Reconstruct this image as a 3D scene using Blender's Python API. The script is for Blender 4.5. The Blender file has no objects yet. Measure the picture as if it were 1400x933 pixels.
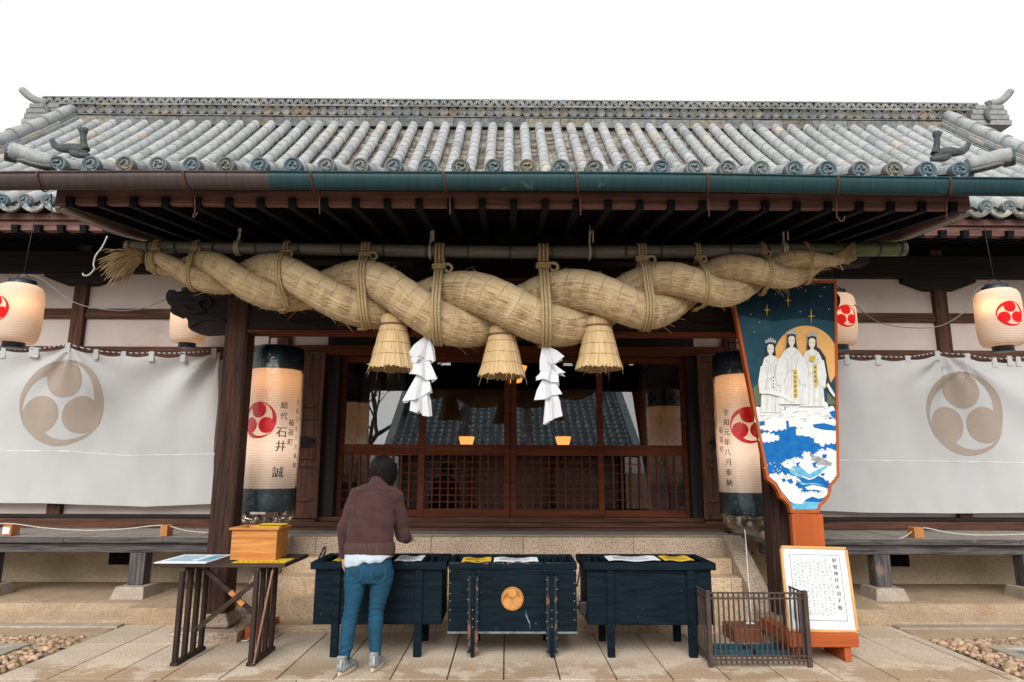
import bpy, bmesh, math, random
from mathutils import Vector, Matrix
from mathutils.geometry import tessellate_polygon
random.seed(7)
R = math.radians; PI = math.pi; V = Vector
C = bpy.context.scene.collection
scn = bpy.context.scene
# ------------------------------------------------------------------ camera, sky, sun, exposure
FPX, HCAM, PITCH, YAW, ROLL = 933.3, 1.5, R(10.74), R(.4), R(.2)
cd = bpy.data.cameras.new('camera'); cam = bpy.data.objects.new('camera', cd); C.objects.link(cam)
cd.sensor_width = 36; cd.lens = 36*FPX/1400; cd.clip_end = 2000; cd.clip_start = .05
cam.matrix_world = Matrix.Translation((0, 0, HCAM)) @ Matrix.Rotation(-YAW, 4, 'Z') @ Matrix.Rotation(R(90)+PITCH, 4, 'X') @ Matrix.Rotation(ROLL, 4, 'Z')
scn.camera = cam
w = bpy.data.worlds.new('World'); scn.world = w; w.use_nodes = True
nt = w.node_tree; nt.nodes.clear()
sky = nt.nodes.new('ShaderNodeTexSky'); sky.sky_type = 'NISHITA'; sky.sun_disc = False
SUN_EL, SUN_AZ = R(34), R(190)          # azimuth clockwise from +Y: the bright part of the cloud is behind the camera
sky.sun_elevation = SUN_EL; sky.sun_rotation = SUN_AZ; sky.air_density = 1.0; sky.dust_density = 2.5; sky.ozone_density = 1.0
hs = nt.nodes.new('ShaderNodeHueSaturation'); hs.inputs['Saturation'].default_value = .12
bg = nt.nodes.new('ShaderNodeBackground'); bg.inputs[1].default_value = .15
wo = nt.nodes.new('ShaderNodeOutputWorld')
nt.links.new(sky.outputs[0], hs.inputs['Color']); 
cl = nt.nodes.new('ShaderNodeMix'); cl.data_type = 'RGBA'; cl.inputs[0].default_value = .75; cl.inputs[7].default_value = (3.3, 3.32, 3.34, 1)   # the even cloud deck over the sky
nt.links.new(hs.outputs[0], cl.inputs[6]); nt.links.new(cl.outputs[2], bg.inputs[0]); nt.links.new(bg.outputs[0], wo.inputs[0])
sd = bpy.data.lights.new('sun', 'SUN'); sd.energy = 1.25; sd.angle = R(40); sd.color = (1, .975, .94)
so = bpy.data.objects.new('sun', sd); C.objects.link(so)
sv = V((math.sin(SUN_AZ)*math.cos(SUN_EL), math.cos(SUN_AZ)*math.cos(SUN_EL), math.sin(SUN_EL)))
so.rotation_euler = sv.to_track_quat('Z', 'Y').to_euler(); so.location = sv*30
vs = scn.view_settings; scn.display_settings.display_device = 'sRGB'
vs.view_transform = 'Standard'; vs.look = 'None'; vs.exposure = 1.12; vs.gamma = 1; vs.use_curve_mapping = False
scn.render.engine = 'CYCLES'
cy = scn.cycles; cy.use_denoising = True; cy.max_bounces = 7; cy.transparent_max_bounces = 12; cy.caustics_reflective = False; cy.caustics_refractive = False
try: cy.denoiser = 'OPENIMAGEDENOISE'
except Exception: pass
try: cy.denoising_prefilter = 'ACCURATE'
except Exception: pass

# ------------------------------------------------------------------ helpers
def ray(px, py):
    u = (px-700)/FPX; v = -(py-466.5)/FPX
    c, s = math.cos(ROLL), math.sin(ROLL); u, v = u*c-v*s, u*s+v*c
    d = V((u, math.cos(PITCH)-v*math.sin(PITCH), math.sin(PITCH)+v*math.cos(PITCH)))
    return Matrix.Rotation(-YAW, 3, 'Z') @ d
def P(px, py, Y):                      # the point at depth Y that the photograph shows at (px, py)
    d = ray(px, py); return V((0, 0, HCAM)) + d*(Y/d.y)
def G(px, py, z=0.):                   # the point at height z that the photograph shows at (px, py)
    d = ray(px, py); return V((0, 0, HCAM)) + d*((z-HCAM)/d.z)
def lerp(a, b, t): return a+(b-a)*t
def interp(xs, ys, x):
    if x <= xs[0]: return ys[0]
    for i in range(1, len(xs)):
        if x <= xs[i]: return lerp(ys[i-1], ys[i], (x-xs[i-1])/(xs[i]-xs[i-1]))
    return ys[-1]
def smooth(xs, ys, x):                 # Catmull-Rom through the table
    n = len(xs)
    if x <= xs[0]: return ys[0]
    if x >= xs[-1]: return ys[-1]
    i = max(k for k in range(n-1) if xs[k] <= x); t = (x-xs[i])/(xs[i+1]-xs[i])
    def m(k):
        if k == 0: return (ys[1]-ys[0])/(xs[1]-xs[0])
        if k == n-1: return (ys[-1]-ys[-2])/(xs[-1]-xs[-2])
        return (ys[k+1]-ys[k-1])/(xs[k+1]-xs[k-1])
    h = xs[i+1]-xs[i]
    return (2*t**3-3*t*t+1)*ys[i]+(t**3-2*t*t+t)*h*m(i)+(-2*t**3+3*t*t)*ys[i+1]+(t**3-t*t)*h*m(i+1)
def spline(pts, n):                    # smooth polyline through 3-D points
    ts = list(range(len(pts))); out = []
    for i in range(n+1):
        t = i*(len(pts)-1)/n
        out.append(V([smooth(ts, [p[k] for p in pts], t) for k in range(3)]))
    return out
def hexc(s):
    s = s.lstrip('#'); r = []
    for i in (0, 2, 4):
        c = int(s[i:i+2], 16)/255; r.append(c/12.92 if c <= .04045 else ((c+.055)/1.055)**2.4)
    return tuple(r)

class MB:
    def __init__(s):
        s.bm = bmesh.new(); s.t = s.bm.loops.layers.float_color.new('tint'); s.uv = s.bm.loops.layers.uv.new('UVMap')
    def face(s, vs, tint=1., uvs=None, mi=0, smooth=False):
        try: f = s.bm.faces.new(vs)
        except ValueError: return None
        c = (tint, tint, tint, 1) if isinstance(tint, (int, float)) else (*tint, 1)
        for i, l in enumerate(f.loops):
            l[s.t] = c
            if uvs: l[s.uv].uv = uvs[i]
        f.material_index = mi; f.smooth = smooth
        return f
    def v(s, p): return s.bm.verts.new(p)
    def hexa(s, p, tint=1.):           # 8 corners: bottom ring 0-3 then top ring 4-7, both counter-clockwise from above
        q = [s.v(x) for x in p]
        for f in ((3, 2, 1, 0), (4, 5, 6, 7), (0, 1, 5, 4), (1, 2, 6, 5), (2, 3, 7, 6), (3, 0, 4, 7)): s.face([q[i] for i in f], tint)
    def box(s, x0, x1, y0, y1, z0, z1, tint=1.):
        s.hexa([(x0, y0, z0), (x1, y0, z0), (x1, y1, z0), (x0, y1, z0), (x0, y0, z1), (x1, y0, z1), (x1, y1, z1), (x0, y1, z1)], tint)
    def cbox(s, c, dims, rot=None, tint=1.):
        x, y, z = dims[0]/2, dims[1]/2, dims[2]/2; c = V(c)
        p = [V(q) for q in ((-x, -y, -z), (x, -y, -z), (x, y, -z), (-x, y, -z), (-x, -y, z), (x, -y, z), (x, y, z), (-x, y, z))]
        s.hexa([c+(rot @ q if rot else q) for q in p], tint)
    def bar(s, a, b, w_, h, up=(0, 0, 1), tint=1., w2=None, h2=None):    # rectangular bar from a to b
        a, b = V(a), V(b); d = (b-a).normalized(); u = V(up)
        if abs(d.dot(u)) > .98: u = V((0, 1, 0))
        x = d.cross(u).normalized(); y = x.cross(d)
        w2 = w_ if w2 is None else w2; h2 = h if h2 is None else h2
        q = []
        for c, ww, hh in ((a, w_, h), (b, w2, h2)):
            q += [s.v(c-x*ww/2-y*hh/2), s.v(c+x*ww/2-y*hh/2), s.v(c+x*ww/2+y*hh/2), s.v(c-x*ww/2+y*hh/2)]
        for f in ((0, 1, 2, 3), (7, 6, 5, 4), (0, 4, 5, 1), (1, 5, 6, 2), (2, 6, 7, 3), (3, 7, 4, 0)): s.face([q[i] for i in f], tint)
    def tube(s, pts, rad, n=10, caps=True, tint=1., smooth=True, squash=None, closed=False, frame=None):
        pts = [V(p) for p in pts]; m = len(pts)
        rad = [rad]*m if isinstance(rad, (int, float, tuple)) else rad
        rings = []; up = None; L = 0
        for i, p in enumerate(pts):
            if closed: d = pts[(i+1) % m]-pts[i-1]
            else: d = pts[min(i+1, m-1)]-pts[max(i-1, 0)]
            d = d.normalized() if d.length > 1e-9 else V((0, 0, 1))
            if frame: up = V(frame)
            elif up is None: up = V((0, 0, 1)) if abs(d.z) < .9 else V((0, 1, 0))
            x = d.cross(up)
            if x.length < 1e-6: x = d.cross(V((1, .3, .2)))
            x.normalize(); y = x.cross(d).normalized(); up = y
            if i: L += (p-pts[i-1]).length
            ring = []
            r = rad[i]; rx, ry = (r if isinstance(r, tuple) else (r, r))
            for k in range(n):
                a = 2*PI*k/n; ring.append(s.v(p+x*math.cos(a)*rx+y*math.sin(a)*ry))
            rings.append((ring, L))
        for i in range(m if closed else m-1):
            (r0, l0), (r1, l1) = rings[i], rings[(i+1) % m]
            for k in range(n):
                k2 = (k+1) % n
                s.face([r0[k], r0[k2], r1[k2], r1[k]], tint, [(l0, k/n), (l0, (k+1)/n), (l1, (k+1)/n), (l1, k/n)], smooth=smooth)
        if caps and not closed:
            s.face(list(reversed(rings[0][0])), tint); s.face(rings[-1][0], tint)
    def lathe(s, prof, c=(0, 0, 0), n=32, caps=True, tint=1., smooth=True, jit=0., axis=None):
        c = V(c); rings = []; L = 0
        q = axis or Matrix.Identity(3)
        for i, (r, z) in enumerate(prof):
            if i: L += math.hypot(r-prof[i-1][0], z-prof[i-1][1])
            rings.append(([s.v(c+q @ V((math.cos(2*PI*k/n)*(r+random.uniform(-jit, jit)), math.sin(2*PI*k/n)*(r+random.uniform(-jit, jit)), z))) for k in range(n)], L))
        for i in range(len(prof)-1):
            (r0, l0), (r1, l1) = rings[i], rings[i+1]
            for k in range(n):
                k2 = (k+1) % n
                s.face([r0[k], r0[k2], r1[k2], r1[k]], tint, [(l0, k/n), (l0, (k+1)/n), (l1, (k+1)/n), (l1, k/n)], smooth=smooth)
        if caps:
            s.face(list(reversed(rings[0][0])), tint); s.face(rings[-1][0], tint)
    def prism(s, poly, y0, y1, tint=1.):          # poly of (x, z), extruded in y
        tri = tessellate_polygon([[V((a, b, 0)) for a, b in poly]])
        f = [s.v((a, y0, b)) for a, b in poly]; k = [s.v((a, y1, b)) for a, b in poly]
        for t in tri:
            s.face([f[i] for i in t], tint); s.face([k[i] for i in reversed(t)], tint)
        n = len(poly)
        for i in range(n): s.face([f[i], f[(i+1) % n], k[(i+1) % n], k[i]], tint)
    def flat(s, poly, fn, tint=1.):               # a filled 2-D outline laid on a surface by fn(a, b) -> point
        tri = tessellate_polygon([[V((a, b, 0)) for a, b in poly]])
        q = [s.v(fn(a, b)) for a, b in poly]
        for t in tri: s.face([q[i] for i in t], tint)
    def build(s, name, mats, parent=None, bevel=0., recalc=True, auto=False):
        if recalc: bmesh.ops.recalc_face_normals(s.bm, faces=s.bm.faces[:])
        me = bpy.data.meshes.new(name); s.bm.to_mesh(me); s.bm.free()
        for m in (mats if isinstance(mats, (list, tuple)) else [mats]): me.materials.append(m)
        o = bpy.data.objects.new(name, me); C.objects.link(o)
        if parent: attach(o, parent)
        if bevel:
            b = o.modifiers.new('bevel', 'BEVEL'); b.width = bevel; b.segments = 2; b.limit_method = 'ANGLE'; b.angle_limit = R(40)
        return o
def root_of(o):
    while o.parent: o = o.parent
    return o
def attach(o, parent):                 # meshes are modelled in world coordinates; only a thing's root carries a location
    o.parent = parent
    if parent.parent is None: o.matrix_parent_inverse = Matrix.Translation(-parent.location)
def tag(o, label, cat, group=None):
    o['label'] = label; o['category'] = cat
    if group: o['group'] = group
    return o
def thing(name, label, cat, loc=(0, 0, 0), group=None):
    o = bpy.data.objects.new(name, None); C.objects.link(o); o.location = loc; o.empty_display_size = .1
    return tag(o, label, cat, group)
def kind(o, k): o['kind'] = k; return o
def copy_tree(o, parent=None, dx=None):
    c = o.copy(); C.objects.link(c)
    if parent: c.parent = parent
    elif dx is not None: c.location = o.location+V(dx)
    for ch in list(o.children): copy_tree(ch, c)
    return c

# ------------------------------------------------------------------ materials
def new_mat(name):
    m = bpy.data.materials.new(name); m.use_nodes = True; n = m.node_tree
    return m, n, n.nodes['Principled BSDF']
def nd(n, t, **k):
    o = n.nodes.new(t)
    for a, b in k.items(): setattr(o, a, b)
    return o
def mixc(n, fac, a, b, mode='MIX'):
    x = nd(n, 'ShaderNodeMix', data_type='RGBA', blend_type=mode)
    for i, val in ((0, fac), (6, a), (7, b)):
        if isinstance(val, bpy.types.NodeSocket): n.links.new(val, x.inputs[i])
        else: x.inputs[i].default_value = val if i == 0 else (*val[:3], 1)
    return x.outputs[2]
def ramp(n, sock, lo, hi, a=0., b=1.):
    r = nd(n, 'ShaderNodeMapRange'); n.links.new(sock, r.inputs[0])
    for i, val in enumerate((lo, hi, a, b)): r.inputs[i+1].default_value = val
    return r.outputs[0]
def noise(n, scale=(1, 1, 1), sc=1., detail=6, rough=.6, coord='Object', dist=0.):
    tc = nd(n, 'ShaderNodeTexCoord'); mp = nd(n, 'ShaderNodeMapping'); mp.inputs['Scale'].default_value = scale
    n.links.new(tc.outputs[coord], mp.inputs[0])
    t = nd(n, 'ShaderNodeTexNoise'); t.inputs['Scale'].default_value = sc; t.inputs['Detail'].default_value = detail; t.inputs['Roughness'].default_value = rough; t.inputs['Distortion'].default_value = dist
    n.links.new(mp.outputs[0], t.inputs['Vector'])
    return t.outputs['Fac']
def M(name, col, col2=None, rough=.75, scale=(1, 1, 1), sc=6., lo=.35, hi=.65, bump=.15, stain=None, stain_sc=1.2, stain_lo=.5, stain_hi=.7, stain_y=None, fine=None, fine_sc=150., fine_lo=.45, fine_hi=.6, fine_amt=.6, tint=False, spec=.3, metal=0., coord='Object', dist=.0, sheen=0., bdist=.01, trans=0.):
    m, n, p = new_mat(name)
    col2 = col2 or tuple(c*.7 for c in col)
    f = noise(n, scale, sc, coord=coord, dist=dist)
    c = mixc(n, ramp(n, f, lo, hi), col2, col)
    if stain:
        sf = ramp(n, noise(n, (1, 1, 1), stain_sc, 5, .65), stain_lo, stain_hi)
        if stain_y:                    # damp patches where the feet of visitors stop
            tc = nd(n, 'ShaderNodeTexCoord'); sp = nd(n, 'ShaderNodeSeparateXYZ'); n.links.new(tc.outputs['Object'], sp.inputs[0]); mu = nd(n, 'ShaderNodeMath', operation='MULTIPLY')
            n.links.new(sf, mu.inputs[0]); n.links.new(ramp(n, sp.outputs[1], stain_y[0], stain_y[1], .0, .8), mu.inputs[1]); sf = mu.outputs[0]
        c = mixc(n, sf, c, stain)
    if fine: c = mixc(n, ramp(n, noise(n, (1, 1, 1), fine_sc, 2, .5), fine_lo, fine_hi, 0, fine_amt), c, fine)
    if tint:
        a = nd(n, 'ShaderNodeVertexColor', layer_name='tint'); c = mixc(n, 1., c, a.outputs[0], 'MULTIPLY')
    n.links.new(c, p.inputs['Base Color'])
    p.inputs['Roughness'].default_value = rough; p.inputs['Specular IOR Level'].default_value = spec; p.inputs['Metallic'].default_value = metal
    if sheen: p.inputs['Sheen Weight'].default_value = sheen
    if bump:
        b = nd(n, 'ShaderNodeBump'); b.inputs['Strength'].default_value = bump; b.inputs['Distance'].default_value = bdist
        n.links.new(f, b.inputs['Height']); n.links.new(b.outputs[0], p.inputs['Normal'])
    if trans:
        tr = nd(n, 'ShaderNodeBsdfTranslucent'); n.links.new(c, tr.inputs[0]); mx = nd(n, 'ShaderNodeMixShader'); mx.inputs[0].default_value = trans
        n.links.new(p.outputs[0], mx.inputs[1]); n.links.new(tr.outputs[0], mx.inputs[2]); n.links.new(mx.outputs[0], n.nodes['Material Output'].inputs[0])
    return m
def wood(name, col, col2, axis='z', rough=.75, bump=.45, sc=11., tint=False, spec=.14, stain=None, stain_lo=.5, stain_hi=.75):
    s = {'x': (.12, 2.2, 2.2), 'y': (2.2, .12, 2.2), 'z': (2.2, 2.2, .12)}[axis]
    return M(name, col, col2, rough, s, sc, .3, .68, bump, tint=tint, dist=.6, spec=spec, stain=stain, stain_sc=2.5, stain_lo=stain_lo, stain_hi=stain_hi, bdist=.008)
def emit(name, col, st):
    m, n, p = new_mat(name); p.inputs['Base Color'].default_value = (*col, 1); p.inputs['Emission Color'].default_value = (*col, 1); p.inputs['Emission Strength'].default_value = st
    return m
def clear(name, fac, rough=.0, col=(1, 1, 1), bump=0., bsc=20., fres=True, tcol=(1, 1, 1)):  # thin clear sheet
    m, n, p = new_mat(name); n.nodes.remove(p)
    g = nd(n, 'ShaderNodeBsdfGlossy'); g.inputs['Roughness'].default_value = rough; g.inputs[0].default_value = (*col, 1)
    t = nd(n, 'ShaderNodeBsdfTransparent'); t.inputs[0].default_value = (*tcol, 1); x = nd(n, 'ShaderNodeMixShader')
    if fres:
        fr = nd(n, 'ShaderNodeFresnel'); fr.inputs[0].default_value = 1.5; a = nd(n, 'ShaderNodeMath', operation='ADD'); n.links.new(fr.outputs[0], a.inputs[0]); a.inputs[1].default_value = fac; a.use_clamp = True
        n.links.new(a.outputs[0], x.inputs[0])
    else: x.inputs[0].default_value = fac
    if bump:
        f = noise(n, (1, 1, .35), bsc, 4, .6); b = nd(n, 'ShaderNodeBump'); b.inputs['Strength'].default_value = bump; b.inputs['Distance'].default_value = .02
        n.links.new(f, b.inputs['Height']); n.links.new(b.outputs[0], g.inputs['Normal'])
    n.links.new(t.outputs[0], x.inputs[1]); n.links.new(g.outputs[0], x.inputs[2]); n.links.new(x.outputs[0], n.nodes['Material Output'].inputs[0])
    return m
def straw_mat(name, col, col2, su, sv, stitch=0., dark=None, coord='UV'):
    m, n, p = new_mat(name)
    tc = nd(n, 'ShaderNodeTexCoord'); mp = nd(n, 'ShaderNodeMapping'); mp.inputs['Scale'].default_value = (su, sv, 1); n.links.new(tc.outputs[coord], mp.inputs[0])
    t = nd(n, 'ShaderNodeTexNoise'); t.inputs['Scale'].default_value = 1; t.inputs['Detail'].default_value = 3; t.inputs['Roughness'].default_value = .6; n.links.new(mp.outputs[0], t.inputs[0])
    c = mixc(n, ramp(n, t.outputs[0], .3, .68), col2, col)
    f2 = noise(n, (1, 1, 1), 2.2, 4); c = mixc(n, ramp(n, f2, .45, .75, 0, .55), c, dark or col2)
    if stitch:
        sp = nd(n, 'ShaderNodeSeparateXYZ'); n.links.new(tc.outputs[coord], sp.inputs[0])
        wob = nd(n, 'ShaderNodeMath', operation='MULTIPLY_ADD'); n.links.new(noise(n, (1, 1, 1), 9., 2), wob.inputs[0]); wob.inputs[1].default_value = .03; n.links.new(sp.outputs[0], wob.inputs[2])
        mo = nd(n, 'ShaderNodeMath', operation='MODULO'); n.links.new(wob.outputs[0], mo.inputs[0]); mo.inputs[1].default_value = stitch
        lt = nd(n, 'ShaderNodeMath', operation='LESS_THAN'); n.links.new(mo.outputs[0], lt.inputs[0]); lt.inputs[1].default_value = .006
        g = nd(n, 'ShaderNodeMath', operation='MULTIPLY'); n.links.new(lt.outputs[0], g.inputs[0]); n.links.new(ramp(n, t.outputs[0], .42, .5, 0, .75), g.inputs[1])
        c = mixc(n, g.outputs[0], c, hexc('#5a3826'))
    n.links.new(c, p.inputs['Base Color']); p.inputs['Roughness'].default_value = .8; p.inputs['Specular IOR Level'].default_value = .15
    b = nd(n, 'ShaderNodeBump'); b.inputs['Strength'].default_value = .6; b.inputs['Distance'].default_value = .012; n.links.new(t.outputs[0], b.inputs['Height']); n.links.new(b.outputs[0], p.inputs['Normal'])
    return m

tile_m = M('roof tile', (.40, .41, .405), (.26, .275, .278), .8, sc=16., lo=.3, hi=.7, bump=.25, stain=(.40, .345, .27), stain_sc=7., stain_lo=.6, stain_hi=.75, fine=(.2, .21, .2), fine_sc=60., fine_lo=.55, fine_hi=.7, fine_amt=.5, tint=True)
pan_m = M('pan tile', (.21, .20, .18), (.09, .09, .085), .85, sc=14., bump=.3, tint=True)
ridge_m = M('ridge tile', (.28, .29, .28), (.12, .13, .13), .8, sc=14., bump=.3, stain=(.30, .25, .18), stain_sc=6., stain_lo=.58, stain_hi=.72, tint=True)
disc_m = M('end tile', (.15, .175, .18), (.06, .08, .09), .7, sc=25., bump=.25, stain=(.24, .21, .17), stain_sc=2., tint=True)
rw = dict(rough=.7)
WD = {a: wood('dark timber '+a, (.034, .026, .023), (.012, .011, .012), a) for a in 'xyz'}          # near-black weathered beams
WB = {a: wood('brown timber '+a, (.125, .058, .037), (.030, .016, .012), a) for a in 'xyz'}
WP = {a: wood('post timber '+a, (.075, .036, .025), (.011, .008, .008), a, sc=15., bump=.8) for a in 'xyz'}
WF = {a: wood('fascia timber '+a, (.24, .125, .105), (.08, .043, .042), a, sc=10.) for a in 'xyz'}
WR = {a: wood('red timber '+a, (.155, .044, .019), (.06, .018, .010), a) for a in 'xyz'}
WG = {a: wood('grey timber '+a, (.34, .31, .275), (.15, .135, .12), a, sc=16.) for a in 'xyz'}
WK = {a: wood('weathered black timber '+a, (.15, .135, .13), (.012, .012, .016), a, sc=18., bump=.8, stain=(.22, .165, .125), stain_lo=.62) for a in 'xyz'}
WO = {a: wood('orange timber '+a, (.58, .27, .085), (.36, .125, .03), a, bump=.12, sc=20.) for a in 'xyz'}
WV = {a: wood('vermilion paint '+a, (.44, .105, .03), (.34, .075, .021), a, bump=.08, sc=6.) for a in 'xyz'}
WN = {a: wood('new pine '+a, (.50, .24, .09), (.38, .15, .05), a, bump=.1, sc=5.) for a in 'xyz'}
WT = {a: wood('table timber '+a, (.07, .045, .036), (.02, .014, .012), a) for a in 'xyz'}
box_m = M('teal black paint', (.0058, .0150, .0225), (.0018, .0060, .0100), .6, (1, 1, 9), 4., bump=.3, fine=(.16, .19, .19), fine_sc=26., fine_lo=.71, fine_hi=.78, fine_amt=.28, spec=.09)
WS = {a: wood('shaded soffit timber '+a, (.006, .006, .0068), (.003, .0034, .0042), a) for a in 'xyz'}  # eave shade put into the colour: darker than the other dark timber
worn_m = M('worn paint edge', (.17, .085, .05), (.008, .017, .023), .7, (2, 2, 1), 7., .52, .62, .2)
plaster = M('plaster', (.56, .48, .435), (.50, .42, .38), .9, sc=1.6, bump=.05, stain=(.38, .30, .265), stain_sc=1.1, stain_lo=.55, stain_hi=.85)
foot_m = M('foundation plaster', (.56, .45, .31), (.44, .35, .23), .9, (1, 1, 2), 2.5, bump=.1, fine=(.25, .2, .13), fine_sc=40., fine_amt=.3)
cloth = M('white cotton', (.62, .62, .615), (.57, .565, .56), .9, sc=2., bump=.05, fine=(.6, .6, .6), fine_sc=300., fine_amt=.25, trans=.25)
crest_m = M('tan dye', (.345, .285, .235), (.31, .25, .205), .9, sc=3., bump=.03)
hem_m = M('seam', (.68, .68, .67), None, .9, sc=5.)
granite = M('granite', (.52, .41, .31), (.40, .31, .23), .85, sc=3., bump=.05, fine=(.15, .10, .07), fine_sc=62., fine_lo=.49, fine_hi=.6, fine_amt=.75, tint=True)
step_m = M('step granite', (.60, .46, .31), (.51, .375, .24), .85, sc=4., bump=.05, fine=(.2, .125, .07), fine_sc=66., fine_lo=.5, fine_hi=.62, fine_amt=.55, stain=(.52, .43, .32), stain_sc=1.5, tint=True)
paving = M('paving granite', (.62, .515, .405), (.53, .435, .335), .88, sc=2.2, bump=.06, stain=(.37, .25, .15), stain_sc=2.3, stain_lo=.46, stain_hi=.52, stain_y=(6.0, 5.6), fine=(.2, .15, .11), fine_sc=60., fine_lo=.5, fine_hi=.66, fine_amt=.6, tint=True)
mortar = M('earth', (.46, .34, .22), (.35, .25, .16), .95, sc=5., bump=.3, stain=(.4, .19, .08), stain_sc=1.3, stain_lo=.62, stain_hi=.75, fine=(.2, .15, .1), fine_sc=70.)
soil = M('sandy ground', (.40, .31, .215), (.31, .235, .16), .95, sc=4., bump=.3, fine=(.2, .15, .1), fine_sc=80.)
kerb_m = M('kerb stone', (.46, .40, .32), (.34, .29, .23), .9, sc=5., bump=.1, fine=(.2, .16, .12), fine_sc=100., tint=True)
pebble_m = M('pebble', (.50, .37, .25), (.36, .25, .17), .8, sc=8., bump=.1, tint=True)
gravel_m = M('blue grey gravel', (.24, .27, .31), (.13, .15, .18), .9, sc=40., bump=.6, tint=True)
iron = M('black iron', (.014, .014, .016), (.008, .008, .009), .5, sc=20., bump=.05, spec=.4)
cage_m = M('brown painted iron', (.075, .05, .04), (.04, .028, .024), .55, sc=20., bump=.1, spec=.4)
green_m = M('green gutter copper', (.009, .048, .052), (.006, .027, .032), .55, (30, 1, 1), 3., bump=.1, stain=(.07, .12, .1), stain_sc=6., stain_lo=.64, stain_hi=.75)
brown_m = M('brown gutter', (.062, .043, .04), (.04, .028, .028), .5, (14, 1, 1), 2., bump=.08)
rust_m = M('rusty strap', (.10, .032, .02), (.04, .022, .02), .8, sc=30., bump=.2)
paper_m = M('white paper', (.82, .84, .87), (.76, .78, .82), .8, sc=6., bump=.03, trans=.3)
white_m = M('white print', (.80, .82, .84), (.74, .77, .8), .7, sc=6., bump=.0)
yellow_m = M('yellow print', (.80, .52, .035), (.72, .45, .03), .6, sc=6., bump=.0)
blue_m = M('blue print', (.10, .32, .5), (.2, .45, .6), .6, sc=9., bump=.0)
ink = M('ink', (.02, .02, .024), None, .8, sc=6., bump=0)
greyink = M('faded ink', (.16, .16, .17), None, .8, sc=6., bump=0)
bamboo_m = None
cord_m = M('cream cord', (.6, .55, .46), (.42, .38, .31), .9, (1, 1, 1), 60., bump=.4)
wire_m = M('grey wire', (.22, .2, .19), None, .7, sc=5., bump=0)
straw = straw_mat('rice straw', (.65, .51, .315), (.35, .25, .135), 6., 95., .13, (.49, .365, .20))
straw_t = straw_mat('tassel straw', (.66, .49, .28), (.38, .25, .115), 3., 60., .0, (.5, .35, .18))
straw_e = M('straw ends', (.42, .29, .14), (.14, .09, .04), .9, sc=70., bump=.5)
twine = straw_mat('straw cord', (.56, .44, .25), (.25, .18, .085), 90., 4., .0)
stray_m = M('loose straw', (.58, .45, .25), (.42, .3, .15), .85, sc=5., bump=0)
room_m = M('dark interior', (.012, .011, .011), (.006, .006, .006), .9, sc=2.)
glass_m = clear('window glass', .13)
bag_m = clear('plastic bag', .02, .12, bump=.9, bsc=16., tcol=(.985, .985, .985))
lamp_glow = emit('lamp glow', (1., .36, .07), .75)
navy = M('dark navy lacquer', (.012, .022, .03), (.008, .014, .02), .4, sc=8., bump=.03, spec=.5)
def paper_lamp(name, col):
    m, n, p = new_mat(name)
    tc = nd(n, 'ShaderNodeTexCoord'); wv = nd(n, 'ShaderNodeTexWave', bands_direction='Z'); wv.inputs['Scale'].default_value = 13.; wv.inputs['Distortion'].default_value = .15
    n.links.new(tc.outputs['Object'], wv.inputs[0])
    c = mixc(n, ramp(n, wv.outputs['Fac'], 0, .5, .75, 0), col, tuple(x*.8 for x in col))
    d = nd(n, 'ShaderNodeBsdfDiffuse'); t = nd(n, 'ShaderNodeBsdfTranslucent'); x = nd(n, 'ShaderNodeMixShader'); x.inputs[0].default_value = .45
    b = nd(n, 'ShaderNodeBump'); b.inputs['Strength'].default_value = .35; b.inputs['Distance'].default_value = .006; n.links.new(wv.outputs['Fac'], b.inputs['Height']); n.links.new(b.outputs[0], d.inputs['Normal'])
    for s_ in (d, t): n.links.new(c, s_.inputs[0])
    n.links.new(d.outputs[0], x.inputs[1]); n.links.new(t.outputs[0], x.inputs[2]); n.links.new(x.outputs[0], n.nodes['Material Output'].inputs[0])
    n.nodes.remove(p)
    return m
lampaper = paper_lamp('lantern paper', (.80, .70, .60))
lampred = paper_lamp('lantern red', (.85, .03, .035))
lamband = M('teal lantern band', (.022, .06, .082), (.012, .035, .05), .5, (1, 1, .3), 14., bump=.05, fine=(.2, .25, .27), fine_sc=40., fine_lo=.62, fine_hi=.7, fine_amt=.4)
latglass_m = clear('lattice glass', .015)
block_m = M('red brown wood', (.26, .085, .036), (.17, .05, .022), .7, (.3, 1, 1), 9.)
strip_m = M('strip wood', (.32, .165, .10), (.22, .11, .07), .8, (1, 1, .2), 9.)

# ------------------------------------------------------------------ shared shapes
def tomoe(n=26):                       # three comma shapes of a unit disc
    out = []
    for k in range(3):
        a0 = R(90+120*k); d, r = .545, .43; c = V((math.cos(a0)*d, math.sin(a0)*d)); pts = []
        notch = a0+R(80)
        for i in range(n+1):           # round the head, clockwise from its outer point to the notch
            a = lerp(a0, notch-2*PI, i/n); pts.append((c.x+r*math.cos(a), c.y+r*math.sin(a)))
        nx, ny = pts[-1]; rn = math.hypot(nx, ny); an = math.atan2(ny, nx)
        while an < a0: an += 2*PI
        tip = a0+R(128)
        for i in range(1, n): t = i/n; rr = lerp(rn, 1., t**.85); a = lerp(an, tip, t); pts.append((rr*math.cos(a), rr*math.sin(a)))
        for i in range(n+1): a = lerp(tip, a0+.02, i/n); rr = lerp(1, d+r+.005, i/n); pts.append((rr*math.cos(a), rr*math.sin(a)))
        out.append(pts)
    return out
TOMOE = tomoe()
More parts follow.
